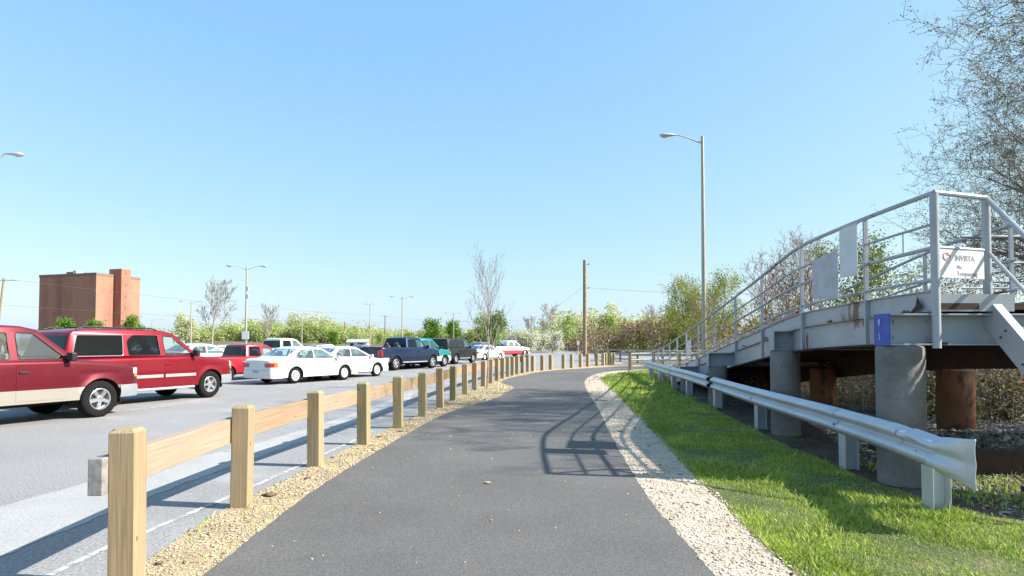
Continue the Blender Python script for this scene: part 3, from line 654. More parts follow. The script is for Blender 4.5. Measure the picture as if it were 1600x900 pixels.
# heaped rubble behind the timber
rb = MB(); P = []
for i in range(30):
    row = []
    for j in range(10):
        x = 5.6 + i * .3; y = 7.8 + j * .22; h = .30 * math.sin(math.pi * j / 9) + .05 * math.sin(i * 1.7 + j) * math.sin(math.pi * j / 9); row.append((x, y, h - .01))
    P.append(row)
rb.grid(P); o = rb.build('rubble_bank', M_ballast_shade, smooth=True, sharp=80); tag(o, kind='structure')
n_ = 7000; X = rng.uniform(5.6, 14, n_); J = rng.uniform(0, 9, n_); Yr = 7.8 + J * .22; Zr = .30 * np.sin(np.pi * J / 9)
s_ = rng.lognormal(-3.75, .45, n_)[:, None]; base = np.array([(1, 0, 0), (0, 1, 0), (-1, 0, 0), (0, -1, 0), (0, 0, .8), (0, 0, -.8)], float)
V = base[None] * s_[:, :, None] * rng.uniform(.6, 1.4, (n_, 6, 1)) + np.stack([X, Yr, Zr], 1)[:, None, :]
F0 = np.array([(0, 1, 4), (1, 2, 4), (2, 3, 4), (3, 0, 4), (1, 0, 5), (2, 1, 5), (3, 2, 5), (0, 3, 5)])
npmesh('rubble', V.reshape(-1, 3), (F0[None] + (np.arange(n_) * 6)[:, None, None]).reshape(-1, 3), M_stone, 'stuff', 'broken grey rubble heaped behind the dark timber')
# ------------------------------------------------------------------ vehicles
def roundpoly(pts, r, n=4):
    out = []; k = len(pts)
    for i in range(k):
        p, a, b = Vector(pts[i]), Vector(pts[i - 1]), Vector(pts[(i + 1) % k])
        da, db = (a - p), (b - p); rr = min(r, da.length * .45, db.length * .45); s, e = p + da.normalized() * rr, p + db.normalized() * rr
        for j in range(n + 1):
            t = j / n; out.append((1 - t) ** 2 * s + 2 * t * (1 - t) * p + t * t * e)
    return out
WH = {}
def wheel_meshes(Rw, Rr, W, style, rimmat):
    key = (Rw, Rr, W, style, rimmat.name)
    if key in WH: return WH[key]
    rot = Matrix.Rotation(R(90), 4, 'X')    # lathe axis to -y (outer face towards -y)
    h = W / 2
    m = MB(); m.lathe([(Rr, -h + .01), (Rr + .02, -h), (Rw - .05, -h - .006), (Rw - .015, -h + .02), (Rw, -h + .05), (Rw, h - .05), (Rw - .015, h - .02), (Rw - .05, h + .006), (Rr + .02, h), (Rr, h - .01)], 40, rot, True)
    ty = m.mesh('tyre'); ty.materials.append(M_rubber); ty.polygons.foreach_set('use_smooth', [True] * len(ty.polygons))
    m = MB(); m.lathe([(Rr, h - .005), (Rr - .012, h), (Rr - .025, h - .02), (Rr - .03, h - .07), (.10, h - .075), (0, h - .075)], 32, rot)
    nsp = {'alloy': 5, 'six': 6, 'cap': 7}[style]; z = h - .02
    for k in range(nsp):
        a = 2 * math.pi * k / nsp + .3; wsp = .05 if style == 'cap' else .075
        ca, sa = math.cos(a), math.sin(a)
        def pt(r, t, zz): return rot @ Vector((ca * r - sa * t, sa * r + ca * t, zz))
        vs = [pt(.045, -wsp * .5, z + .004), pt(Rr - .02, -wsp * .42, z - .008), pt(Rr - .02, wsp * .42, z - .008), pt(.045, wsp * .5, z + .004),
              pt(.045, -wsp * .6, z - .035), pt(Rr - .02, -wsp * .55, z - .045), pt(Rr - .02, wsp * .55, z - .045), pt(.045, wsp * .6, z - .035)]
        m.add(vs, [(0, 1, 2, 3), (0, 4, 5, 1), (2, 6, 7, 3), (1, 5, 6, 2)])
    m.lathe([(.075, z - .03), (.07, z + .006), (.04, z + .014), (0, z + .016)], 16, rot)
    if style == 'cap': m.lathe([(Rr - .02, h - .006), (Rr - .055, h - .016), (Rr - .06, h - .05)], 32, rot)
    rm = m.mesh('rim'); rm.materials.append(rimmat)
    m = MB(); m.lathe([(Rr - .035, h - .068), (.0, h - .066)], 24, rot); bk = m.mesh('brake'); bk.materials.append(M_black)
    WH[key] = (ty, rm, bk); return WH[key]

SUV = dict(L=5.0, W=1.98, ax=(1.60, -1.38), Rw=.385, Rr=.225, tw=.26, arch=.45, sill=.40, belt=1.20,
           top=[(-2.5, 1.10), (-2.4, 1.19), (1.0, 1.21), (1.25, 1.20), (1.9, 1.13), (2.3, 1.07), (2.5, .98)],
           ws=((1.22, 1.19), (.50, 1.80)), roof=[(.2, 1.865), (-.8, 1.89), (-1.8, 1.875), (-2.2, 1.83)], rw=((-2.28, 1.79), (-2.46, 1.19)), tum=.30,
           win=[('front', [(1.0, 1.25), (.42, 1.755), (.14, 1.765), (.14, 1.25)]), ('rear', [(.0, 1.25), (.0, 1.765), (-.72, 1.77), (-.92, 1.62), (-.92, 1.25)]), ('quarter', [(-1.08, 1.25), (-1.0, 1.77), (-2.16, 1.76), (-2.33, 1.25)])],
           doors=[(.06, 1.08), (-.98, .03)], bed=None)
PICK = dict(SUV, L=5.75, W=2.0, ax=(1.95, -1.70), top=[(-2.87, 1.22), (-.62, 1.23), (1.2, 1.22), (1.5, 1.21), (2.2, 1.15), (2.6, 1.08), (2.87, .98)],
            ws=((1.50, 1.20), (.80, 1.80)), roof=[(.55, 1.855), (.0, 1.875), (-.35, 1.86)], rw=((-.50, 1.80), (-.62, 1.20)), tum=.28,
            win=[('front', [(1.28, 1.25), (.74, 1.75), (.42, 1.76), (.42, 1.25)]), ('rear', [(.28, 1.25), (.28, 1.76), (-.36, 1.76), (-.46, 1.25)])], doors=[(.34, 1.36)], bed=(-2.82, -.64))
SEDAN = dict(L=4.65, W=1.76, ax=(1.42, -1.22), Rw=.315, Rr=.20, tw=.2, arch=.375, sill=.25, belt=.93,
             top=[(-2.32, .88), (-2.2, .97), (-1.5, .985), (.6, .95), (.95, .93), (1.7, .84), (2.1, .74), (2.32, .62)],
             ws=((1.14, .925), (.28, 1.33)), roof=[(.1, 1.372), (-.15, 1.392), (-.45, 1.40), (-.72, 1.38)], rw=((-.92, 1.335), (-1.66, .975)), tum=.40,
             win=[('front', [(.86, .97), (.26, 1.29), (-.16, 1.33), (-.20, .97)]), ('rear', [(-.27, .97), (-.23, 1.33), (-.80, 1.31), (-1.12, 1.10), (-1.16, .97)])], doors=[(-.22, .92), (-1.0, -.24)], bed=None)
def vehicle(name, label, cat, x, y, head, S, body, group=None, glass=None, rgl=None, bumper=None, style='alloy', rimmat=None, near=2, two_tone=None, step=False, bedcover=None, rack=False, tail='v', moulding=None, seat=M_seat, flare=.02, z=0, scale=None):
    t = thing(name, label, cat, (x, y, z), R(head), group)
    if scale: t.scale = scale
    glass = glass or M_glass; rgl = rgl or glass; rimmat = rimmat or M_chrome
    L, W = S['L'], S['W']; H2 = L / 2; wh = W / 2; ar = S['arch']; za = S['Rw']; sill = S['sill']
    TX = [a for a, b in S['top']]; TZ = [b for a, b in S['top']]
    zt = lambda x: float(np.interp(x, TX, TZ))
    def plan(x):
        d = H2 - abs(x); f = 1 - .035 * (abs(x) / H2) ** 3
        c = .45
        if d < c: f -= .17 * (1 - math.sqrt(max(0, 1 - ((c - d) / c) ** 2)))
        return f
    def yw(x, z):
        q = (z - .72) / .62; b = 1 - .045 * q * q - .012 * max(0, z - .85)
        yv = wh * plan(x) * b
        for xa in S['ax']:
            d = math.hypot(x - xa, z - za) - ar
            if -.02 < d < .14: yv += flare * (1 - max(0, d) / .14) ** 2
        # crease along the flank
        yv -= .008 * math.exp(-((z - .93) / .03) ** 2)
        return yv
    def zb(x):
        v = sill + .04 * max(0, (abs(x) - (H2 - .5)) / .5)
        for xa in S['ax']:
            if abs(x - xa) < ar: v = max(v, za + math.sqrt(ar * ar - (x - xa) ** 2) * .98)
        return v
    xs = set(np.round(np.linspace(-H2 + .5, H2 - .5, 26 if near > 1 else 14), 4)) | {round(s * (H2 - .5 + .5 * math.sin(a)), 4) for s in (-1, 1) for a in np.linspace(0, math.pi / 2, 8)}
    for xa in S['ax']:
        xs = {v for v in xs if abs(v - xa) > ar + .02}
        for k in range(15):
            th = math.pi * k / 14; xs.add(round(xa + ar * math.cos(th) * .9999, 4))
        xs |= {xa + ar + .001, xa - ar - .001}
    for q in (S['bed'] or ()): xs |= {q, q + .01}
    xs = sorted(xs); rings = []; rs = .07
    for xx in xs:
        top = zt(xx); b0 = zb(xx); zs = top - rs; half = []
        for k in range(10):
            zz = b0 + (zs - b0) * k / 9; half.append((yw(xx, zz), zz))
        ye = yw(xx, zs)
        half += [(ye - .008, zs + rs * .45), (ye - .028, zs + rs * .82), (ye - .065, top)]
        if S['bed'] and S['bed'][0] + .005 < xx < S['bed'][1] + .005: half += [(ye - .075, top - .004), (ye - .08, .80), (ye * .4, .80), (0, .80)]
        else: half += [(ye * .8, top + .012), (ye * .6, top + .022), (ye * .3, top + .03), (0, top + .032)]
        ring = [(xx, a, b) for a, b in half] + [(xx, -a, b) for a, b in reversed(half[:-1])]
        rings.append(ring)
    m = MB(); m.grid(rings); k = len(rings[0])
    for rg in (rings[0], rings[-1]):
        q = len(rg) // 2
        for i in range(q): m.add([rg[i], rg[i + 1], rg[-2 - i], rg[-1 - i]], [(0, 1, 2, 3)])
    o = m.build('body', body, t, smooth=True, sharp=38, local=True)
    def build(mb, nme, mat, parent=t, **kw): return mb.build(nme, mat, parent, local=True, **kw)
    # underbody and wheel wells
    m = MB(); m.box((0, 0, sill + .12), (L - .5, W - .75, .34)); m.box((0, 0, .55), (L - .4, .9, .5))
    x1, x0 = S['ax']; m.box(((x1 + x0) / 2, 0, sill + .15), (x1 - x0 - 2 * ar - .02, W - .16, .26)); build(m, 'underbody', M_under)
    for xa in S['ax']:
        for s in (-1, 1):
            P = [[(xa + (ar - .004) * math.cos(a), s * yy, za + (ar - .004) * math.sin(a) * .98) for yy in (wh * .965, wh - .38)] for a in np.linspace(-.25, math.pi + .25, 14)]
            m = MB(); m.grid(P); c = [p[1] for p in P]; m.add(c, [tuple(range(len(c)))]); build(m, 'wheel_well', M_under)
    def patch(x0, x1, z0, z1, off, nme, mat, side=-1, nx=8, nz=6, parent=t, edge=.0):
        P = []
        for i in range(-1, nx + 2):
            row = []
            for j in range(-1, nz + 2):
                ii, jj = min(max(i, 0), nx), min(max(j, 0), nz); xx = x0 + (x1 - x0) * ii / nx
                lo = z0(xx) if callable(z0) else z0; hi = z1(xx) if callable(z1) else z1; zz = lo + (hi - lo) * jj / nz
                of = -.004 if (i != ii or j != jj) else off; row.append((xx, side * (yw(xx, zz) + of), zz))
            P.append(row)
        m = MB(); m.grid(P); return build(m, nme, mat, parent, smooth=True, sharp=30)
    sides = (-1, 1)
    if near:
        for (d0, d1) in S['doors']:
            for s in sides:
                xsd = (lambda xx: zb(xx) + .03); dd = patch(d0 + .012, d1 - .012, lambda xx: max(zb(xx) + .03, sill + .05), lambda xx: zt(xx) - .075, .006, 'door', body, s, 14, 8)
                hm = MB(); hx = d0 + .14; hz = S['belt'] - .20; hy = yw(hx, hz)
                hm.box((hx, s * (hy + .014), hz), (.16, .022, .045)); build(hm, 'handle', M_black if near > 1 and S is PICK else body, dd, bevel=.006)
    if moulding:
        for (d0, d1) in S['doors']:
            for s in sides: patch(d0 + .02, d1 - .02, .66, .74, .022, 'side_moulding', moulding, s, 8, 1)
    if step:
        for s in sides:
            m = MB(); m.tube([(x1 - ar - .12, s * (wh - .02), sill - .04), (x0 + ar + .12, s * (wh - .02), sill - .04)], .035, 8); build(m, 'running_board', M_silver, smooth=True)
    # greenhouse
    bz = S['belt']; y0g = yw(0, bz) - .035
    def yg(x, z): return min(y0g, yw(x, bz) - .02) - S['tum'] * max(0, z - bz) - (.02 * max(0, (z - bz - .45)) if bz > 1 else 0)
    lerp = lambda a, b, f: (a[0] + (b[0] - a[0]) * f, a[1] + (b[1] - a[1]) * f)
    wb, wt = S['ws']; rt, rb_ = S['rw']
    outl = [(wb[0] + .02, wb[1] - .03), wb, lerp(wb, wt, .1), lerp(wb, wt, .5), lerp(wb, wt, .93), wt] + S['roof'] + [rt, lerp(rt, rb_, .1), lerp(rt, rb_, .5), lerp(rt, rb_, .85), rb_, (rb_[0] - .005, rb_[1] - .03)]
    nro = 6 + len(S['roof'])
    us = [1, .985, .94, .87, .6, .3, 0]; us = us + [-v for v in reversed(us[:-1])]
    eo = [0, .016, .030, .038, .045, .05, .052]; eo = eo + list(reversed(eo[:-1]))
    G = []
    for i, p in enumerate(outl):
        a, b = outl[max(i - 1, 0)], outl[min(i + 1, len(outl) - 1)]; d = Vector((b[0] - a[0], b[1] - a[1])).normalized(); nn = Vector((d.y, -d.x)) * -1
        if nn.y < 0 and abs(nn.y) > .2: nn = -nn
        if i < 6: nn = Vector((abs(nn.x), abs(nn.y)))
        if i >= nro: nn = Vector((-abs(nn.x), abs(nn.y)))
        G.append([(p[0] + nn.x * e, yg(p[0], p[1]) * u_, p[1] + nn.y * e) for u_, e in zip(us, eo)])
    shell = MB(); wsm = MB(); rwm = MB(); nu = len(us)
    for i in range(len(outl) - 1):
        for j in range(nu - 1):
            q = [G[i][j], G[i + 1][j], G[i + 1][j + 1], G[i][j + 1]]; gl = 2 <= j < nu - 3
            if gl and 2 <= i < 4: wsm.add(q, [(0, 1, 2, 3)])
            elif gl and nro + 1 <= i < nro + 3: rwm.add(q, [(0, 1, 2, 3)])
            else: shell.add(q, [(0, 1, 2, 3)])
    holes = [roundpoly(wp, .05) for _, wp in S['win']]
    for s in sides:
        loops = [[Vector((a, b, 0)) for a, b in outl]] + [[Vector((p.x, p.y, 0)) for p in h] for h in holes]
        flat = [p for l in loops for p in l]; tr = tessellate_polygon(loops)
        shell.add([(p.x, s * yg(p.x, p.y), p.y) for p in flat], [tuple(q) for q in tr])
        for h in holes:   # window reveals
            k = len(h)
            for i in range(k):
                a, b = h[i], h[(i + 1) % k]; shell.add([(a.x, s * yg(a.x, a.y), a.y), (b.x, s * yg(b.x, b.y), b.y), (b.x, s * (yg(b.x, b.y) - .02), b.y), (a.x, s * (yg(a.x, a.y) - .02), a.y)], [(0, 1, 2, 3)])
    so_ = shell.mesh('roof'); bm = bmesh.new(); bm.from_mesh(so_); bmesh.ops.remove_doubles(bm, verts=bm.verts, dist=.0015); bmesh.ops.recalc_face_normals(bm, faces=bm.faces); bm.to_mesh(so_); bm.free()
    link('roof', so_, body, t, True, 40)
    build(wsm, 'windscreen', M_glass, smooth=True); build(rwm, 'rear_window', rgl, smooth=True)
    for wi, h in enumerate(holes):
        for s in sides:
            tr = tessellate_polygon([[Vector((p.x, p.y, 0)) for p in h]]); m = MB()
            m.add([(p.x, s * (yg(p.x, p.y) - .012), p.y) for p in h], [tuple(q) for q in tr]); g = build(m, 'window', glass if wi == 0 else rgl)
            if near > 1:
                m = MB(); lp = [Vector((p.x, s * (yg(p.x, p.y) + .002), p.y)) for p in h]; m.tube(lp + [lp[0]], .008, 5, False); build(m, 'window_trim', M_black if wi < 2 or S is not SUV else M_silver, g)
    # seats
    if near:
        sxs = [(.15 if S is not PICK else .55)] + ([-.75] if S is not PICK else [])
        for sx in sxs:
            for s in sides:
                m = MB(); q = bz - .05
                M_ = Matrix.Rotation(R(-12), 3, 'Y'); m.box((sx - .12, s * .38, q - .1), (.16, .48, .62), M=M_); m.box((sx - .19, s * .38, q + .3), (.10, .26, .16), M=M_); build(m, 'seat', seat, bevel=.04)
        m = MB(); m.box((S['ws'][0][0] - .32, 0, bz - .1), (.45, W - .35, .2)); build(m, 'dashboard', M_black, bevel=.05)
        m = MB(); m.box((0, 0, sill + .3), (L * .5, W - .5, .3)); build(m, 'cabin_floor', M_black)
    # mirrors
    mx, mz = S['ws'][0][0] - .20, bz + (.09 if bz > 1 else .06)
    for s in sides:
        m = MB(); a = .085 if bz > 1 else .06; yy = s * (yw(mx, bz) + .10)
        m.box((mx, yy, mz), (.11, .20 if bz > 1 else .15, a * 2)); m.box((mx + .01, s * (yw(mx, bz) - .02), mz - .05), (.07, .16, .05)); build(m, 'wing_mirror', M_black if S is not SEDAN else body, bevel=.03)
    # lights, bumpers
    tz = bz - .05
    if tail == 'v':
        for s in sides:
            patch(-H2 + .002, -H2 + (.10 if bz > 1 else .26), tz - (.42 if bz > 1 else .22), tz - (.02 if bz > 1 else .06), .010, 'tail_light', M_red, s, 6, 6)
            if bz < 1: patch(-H2 + .13, -H2 + .27, tz - .20, tz - .09, .014, 'indicator', M_amber, s, 4, 3)
    for s in sides:
        m = MB(); m.box((-H2 - .004, s * (wh * .70), tz - (.22 if bz > 1 else .15)), (.02, wh * (.16 if bz > 1 else .40), .36 if bz > 1 else .15)); build(m, 'tail_light', M_red, bevel=.006)
        hz = zt(H2 - .25) - .16
        patch(H2 - .17, H2 - .004, hz - (.02 if bz > 1 else .03), hz + .10, .010, 'headlight', M_clear, s, 5, 4)
        patch(H2 - .15, H2 - .004, hz - .09, hz - .03, .010, 'indicator', M_amber, s, 5, 2)
        m = MB(); m.box((H2 + .003, s * wh * .62, hz + .03), (.02, wh * .3, .16)); build(m, 'headlight', M_clear, bevel=.01)
    m = MB(); m.box((H2 + .002, 0, zt(H2 - .25) - .16), (.03, wh * .8, .2)); build(m, 'grille', M_black, bevel=.01)
    bmt = bumper or body
    for s in (1, -1):
        zlo, zhi = (sill - .02, sill + .26) if bz > 1 else (sill - .03, sill + .28)
        half = [(H2 - .52 + .52 * math.sin(a), yw(H2 - .52 + .52 * math.sin(a), .55) + .016) for a in np.linspace(0, math.pi / 2, 9)]
        ey = half[-1][1]; bo_ = .07 if bz > 1 else .05
        half += [(H2 + bo_ * (1 - f ** 4), ey * f) for f in (.97, .9, .75, .5, .25, 0)]
        path = [Vector((s * a, b)) for a, b in half] + [Vector((s * a, -b)) for a, b in reversed(half[:-1])]
        P = []
        for i, p in enumerate(path):
            t_ = (path[min(i + 1, len(path) - 1)] - path[max(i - 1, 0)]).normalized(); n_ = Vector((t_.y, -t_.x))
            if n_.dot(Vector((p.x, p.y * 2))) < 0: n_ = -n_
            P.append([(p.x + n_.x * o_, p.y + n_.y * o_, z_) for (o_, z_) in ((-.06, zlo), (0, zlo + .02), (.02, (zlo + zhi) / 2), (.0, zhi - .015), (-.06, zhi))])
        m = MB(); m.grid(P); bo = build(m, 'bumper', bmt, smooth=True, sharp=50)
    m = MB(); m.box((-H2 - .05, 0, sill + (.18 if bz > 1 else .20)), (.02, .30, .15)); build(m, 'number_plate', plain('plate_grey', (.28, .29, .31), .5), bevel=.004)
    if S['bed']:
        m = MB(); m.box((-H2 + .035, 0, 1.0), (.05, wh * 1.55, .40)); build(m, 'tailgate', body, bevel=.01)
        m = MB(); m.box((-H2 - .004, 0, 1.10), (.02, .22, .05)); build(m, 'tailgate_handle', M_black)
    if bedcover:
        P = []
        for xx in np.linspace(S['bed'][0] - .02, S['bed'][1] - .02, 10): P.append([(xx, v * (yw(xx, 1.1) - .03), zt(xx) + .012 + .05 * (1 - abs(v) ** 6)) for v in (-1, -.97, -.8, -.4, 0, .4, .8, .97, 1)])
        m = MB(); m.grid(P); build(m, 'bed_cover', bedcover, smooth=True)
    if rack:
        for s in sides:
            m = MB(); m.tube([(.1, s * .62, 1.90), (-.1, s * .62, 1.955), (-1.9, s * .62, 1.955), (-2.1, s * .62, 1.90)], .018, 6); build(m, 'roof_rack', M_black, smooth=True)
        m = MB(); m.tube([(-.6, -.62, 1.955), (-.6, .62, 1.955)], .015, 6); m.tube([(-1.6, -.62, 1.955), (-1.6, .62, 1.955)], .015, 6); build(m, 'roof_rack', M_black)
    ty, rm, bk = wheel_meshes(S['Rw'], S['Rr'], S['tw'], style, rimmat)
    for xa in S['ax']:
        for s in sides:
            o = bpy.data.objects.new('wheel', ty); col.objects.link(o); o.parent = t; o.location = (xa, s * (wh - .5 * S['tw'] - .015), S['Rw'])
            o.rotation_euler = (0, rnd.uniform(0, 6), 0 if s < 0 else math.pi)
            for q, me in (('rim', rm), ('brake_disc', bk)):
                c = bpy.data.objects.new(q, me); col.objects.link(c); c.parent = o
    return t
def wheel_at(px, py, head, S, front=True):
    """vehicle origin from the ground point under its right front (or rear) wheel"""
    a = R(head); xa = S['ax'][0 if front else 1]; yy = -(S['W'] / 2)
    return px - (xa * math.cos(a) - yy * math.sin(a)), py - (xa * math.sin(a) + yy * math.cos(a))
P_mar = paint('maroon_and_tan_paint', (.15, .010, .020), .45, (.66, (.42, .39, .33)))
P_red = paint('dark_red_paint', (.27, .010, .022), .55)
P_red2 = paint('bright_red_paint', (.40, .02, .035), .3)
P_white = paint('white_paint', (.62, .63, .62)); P_white2 = paint('warm_white_paint', (.60, .60, .57))
P_blue = paint('blue_metallic_paint', (.008, .024, .075), .6); P_dark = paint('midnight_paint', (.015, .017, .03), .2)
P_teal = paint('teal_paint', (.01, .22, .22), .3, (.74, (.55, .56, .54))); P_black = paint('black_paint', (.010, .011, .016), .2)
P_silver = paint('silver_paint', (.42, .44, .46), .5); P_grey = paint('grey_paint', (.16, .17, .19), .4); P_rw = paint('white_and_red_paint', (.74, .73, .72), 0, (.80, (.45, .04, .05)))
P_nvy = paint('navy_paint', (.02, .04, .10), .3); P_green = paint('dark_green_paint', (.02, .07, .05), .3)
x, y = wheel_at(-8.67, 13.14, 67, PICK); vehicle('pickup_truck', 'maroon pickup with pale tan lower panels, nearest the camera at left edge', 'pickup truck', x, y, 67, PICK, P_mar, glass=M_glass, bumper=M_bump, style='alloy', flare=.03, seat=M_seatl)
x, y = wheel_at(-8.64, 17.97, 67, SUV); vehicle('sport_utility_vehicle', 'dark red large sport utility vehicle with silver side moulding and roof rack', 'SUV', x, y, 67, SUV, P_red, glass=M_glass, rgl=M_tint, bumper=M_bump, style='alloy', step=True, rack=True, moulding=M_silver, seat=M_seatl, scale=(.96, 1, 1))
x, y = wheel_at(-7.10, 26.45, 61, SEDAN); vehicle('sedan_car', 'white four-door sedan with amber and red tail lamps, nearer of the white pair', 'car', x, y, 61, SEDAN, P_white, style='cap', rimmat=M_hub, seat=M_seatl, flare=.012)
x, y = wheel_at(-6.39, 29.56, 60, SEDAN); vehicle('sedan_car', 'white coupe-like sedan parked just beyond the nearer white sedan', 'car', x, y, 60, SEDAN, P_white2, style='cap', rimmat=M_hub, flare=.012)
COMP = dict(PICK); 
vehicle('pickup_truck', 'small bright red pickup parked behind the dark red utility vehicle', 'pickup truck', -11.8, 27.4, 62, PICK, P_red2, rgl=M_tint, scale=(.86, .86, .81), bumper=M_silver)
vehicle('pickup_truck', 'white pickup with dark rear window standing behind the white sedan', 'pickup truck', -15.4, 41.0, 62, PICK, P_white, rgl=M_tint, near=1)
vehicle('sedan_car', 'white car partly hidden behind the bonnet of the dark red utility vehicle', 'car', -16.8, 33.5, 64, SEDAN, P_white2, scale=(1.05, 1.05, 1.08), near=1, style='cap', rimmat=M_hub)
BIGP = dict(PICK, belt=1.28, sill=.50, Rw=.41, Rr=.25, arch=.49, top=[(-2.87, 1.34), (-.62, 1.35), (1.2, 1.30), (1.5, 1.30), (2.2, 1.24), (2.6, 1.16), (2.87, 1.04)],
            ws=((1.50, 1.28), (.82, 1.84)), roof=[(.55, 1.89), (.0, 1.91), (-.35, 1.895)], rw=((-.50, 1.84), (-.62, 1.28)), win=[('front', [(1.28, 1.34), (.76, 1.79), (.42, 1.80), (.42, 1.34)]), ('rear', [(.28, 1.34), (.28, 1.80), (-.36, 1.80), (-.46, 1.34)])])
x, y = wheel_at(-4.95, 39.1, 62, BIGP); vehicle('pickup_truck', 'dark blue extended-cab pickup with bright wheels and red tail lamps', 'pickup truck', x, y, 62, BIGP, P_blue, rgl=M_tint, bumper=M_silver, step=True, near=1)
x, y = wheel_at(-4.5, 41.9, 62, PICK); vehicle('pickup_truck', 'teal pickup with white lower body just behind the blue pickup', 'pickup truck', x, y, 62, dict(PICK), P_teal, near=1)
vehicle('pickup_truck', 'black pickup with a flat white bed cover left of the blue pickup', 'pickup truck', -7.6, 42.4, 62, dict(PICK), P_dark, rgl=M_tint, near=1, bedcover=P_white)
BOX = dict(SUV, W=2.05, ws=((1.05, 1.20), (.72, 1.84)), roof=[(.5, 1.89), (-.8, 1.91), (-2.2, 1.90)], rw=((-2.38, 1.86), (-2.44, 1.19)), Rw=.42, tum=.16, arch=.48, sill=.48,
           top=[(-2.5, 1.15), (-2.4, 1.2), (1.0, 1.21), (1.2, 1.21), (2.2, 1.19), (2.4, 1.15), (2.5, 1.05)], win=[('front', [(.90, 1.28), (.64, 1.78), (.14, 1.78), (.14, 1.28)]), ('rear', [(.0, 1.28), (.0, 1.78), (-.85, 1.78), (-.85, 1.28)]), ('quarter', [(-1.0, 1.28), (-1.0, 1.78), (-2.2, 1.78), (-2.25, 1.28)])])
x, y = wheel_at(-3.05, 49.4, 68, BOX); vehicle('sport_utility_vehicle', 'boxy black off-road utility vehicle with upright windows', 'SUV', x, y, 68, BOX, P_black, rgl=M_tint, near=1, step=True)
x, y = wheel_at(-1.12, 60.2, 58, SEDAN); vehicle('sedan_car', 'white sedan beyond the black off-roader, seen through the young tree', 'car', x, y, 58, SEDAN, P_white, near=1, style='cap', rimmat=M_hub)
vehicle('sedan_car', 'dark grey car whose roof shows above the white sedan by the young tree', 'car', -3.2, 66, 58, SEDAN, P_grey, near=1, scale=(1.1, 1.1, 1.2))
vehicle('pickup_truck', 'white and red two-tone pickup at the far right end of the parked row', 'pickup truck', -.6, 72, 40, dict(PICK), P_rw, near=1, bumper=M_silver)
far = [(-31, 62, P_blue, 'navy blue car far off behind the small red pickup'), (-27, 58, P_silver, 'silver car showing its roof left of the white pickup'), (-22.5, 66, P_green, 'dark green car roof right of the white pickup'), (-19.5, 63, P_silver, 'silver blue car between the white pickup and the second white sedan'), (-15.8, 66, P_grey, 'grey car roof above the second white sedan'),
       (-26, 88, P_white, 'white car far across the lot left of the double-arm lamp'), (-17, 92, P_white2, 'cream car in the distant row left of the black pickup'), (-36, 80, P_white, 'white car in the distant row above the small red pickup'), (-8, 96, P_nvy, 'navy car in the distant row behind the teal pickup'), (-44, 74, P_white2, 'pale car in the distant row right of the brick block')]
for i, (x, y, p, lb) in enumerate(far): vehicle('sedan_car', lb, 'car', x, y, 60 + rnd.uniform(-4, 4), SEDAN, p, 'cars in the distant rows of the lot', near=0, style='cap', rimmat=M_hub)

# ------------------------------------------------------------------ lamps, poles, wires
def street_lamp(label, x, y, h, arms, r=.10, rot=0, arm=1.75, group=None, collar=None, box=None):
    t = thing('street_lamp', label, 'street lamp', (x, y, 0), 0, group)
    m = MB(); m.tube([(x, y, 0), (x, y, h * .5), (x, y, h)], [r, r * .82, r * .6], 12); m.build('pole', M_pole, t, smooth=True)
    m = MB(); m.box((x, y, .12), (.45, .45, .24)); m.build('base', M_conc, t, bevel=.03)
    for s in arms:
        d = Vector((math.cos(rot), math.sin(rot), 0)) * s; c = Vector((x, y, h - .35))
        pts = smoothline([c, c + d * arm * .45 + Vector((0, 0, .22)), c + d * arm * .85 + Vector((0, 0, .40)), c + d * arm + Vector((0, 0, .42))], 4)
        m = MB(); m.tube(pts, [.045] * 4 + [.03] * (len(pts) - 4), 8); m.build('arm', M_head, t, smooth=True)
        e = pts[-1]; P = []
        q = Vector((-d.y, d.x, 0))
        for f, wd, up, dn in ((-.05, .04, .03, .03), (.1, .07, .06, .05), (.3, .13, .08, .08), (.55, .16, .085, .14), (.72, .13, .07, .12), (.8, .05, .04, .03)):
            cc = e + d * f; P.append([tuple(cc + q * (wd * math.cos(a)) + Vector((0, 0, (up if math.sin(a) > 0 else dn) * math.sin(a)))) for a in np.linspace(0, 2 * math.pi, 12, endpoint=False)])
        m = MB(); m.grid(P, True); m.add(P[-1], [tuple(range(12))]); m.build('lamp_head', M_head, t, smooth=True, sharp=60)
        m = MB(); cc = e + d * .52 + Vector((0, 0, -.10)); m.lathe([(.10, .02), (.09, -.03), (0, -.06)], 12, Matrix.Translation(cc)); m.build('lens', M_lens, t, smooth=True)
    if collar: m = MB(); m.box((x, y - .12, collar), (.7, .06, .8)); m.build('notice_plate', M_sign, t)
    if box:
        for z_ in box: m = MB(); m.box((x + .14, y, z_), (.2, .2, .32)); m.build('junction_box', M_head, t)
    return t
street_lamp('tall single-arm street lamp rising behind the ramp', 9.6, 31.0, 12.0, (-1,), .125, 0, 1.35)
street_lamp('tallest double-arm lot lamp with white plate, behind the white sedan', -27.0, 63, 9.4, (-1, 1), .13, R(5), 1.2, None, 2.4, (7.2, 6.4))
street_lamp('double-arm lot lamp left of the leafless pale tree', -60, 116, 9.4, (-1, 1), .15, R(8), 1.3)
street_lamp('double-arm lot lamp above the blue pickup', -18.4, 104, 9.4, (-1, 1), .14, R(4), 1.2)
street_lamp('double-arm lot lamp above the white pickup', -55.5, 164, 9.4, (-1, 1), .16, R(5), 1.5)
street_lamp('double-arm lot lamp left of the young bare tree', -14.6, 155, 9.2, (-1, 1), .15, R(5), 1.4)
street_lamp('lamp whose arm pokes in at the left edge of the view', -25.15, 30, 10.75, (1,), .06, R(5), .45)
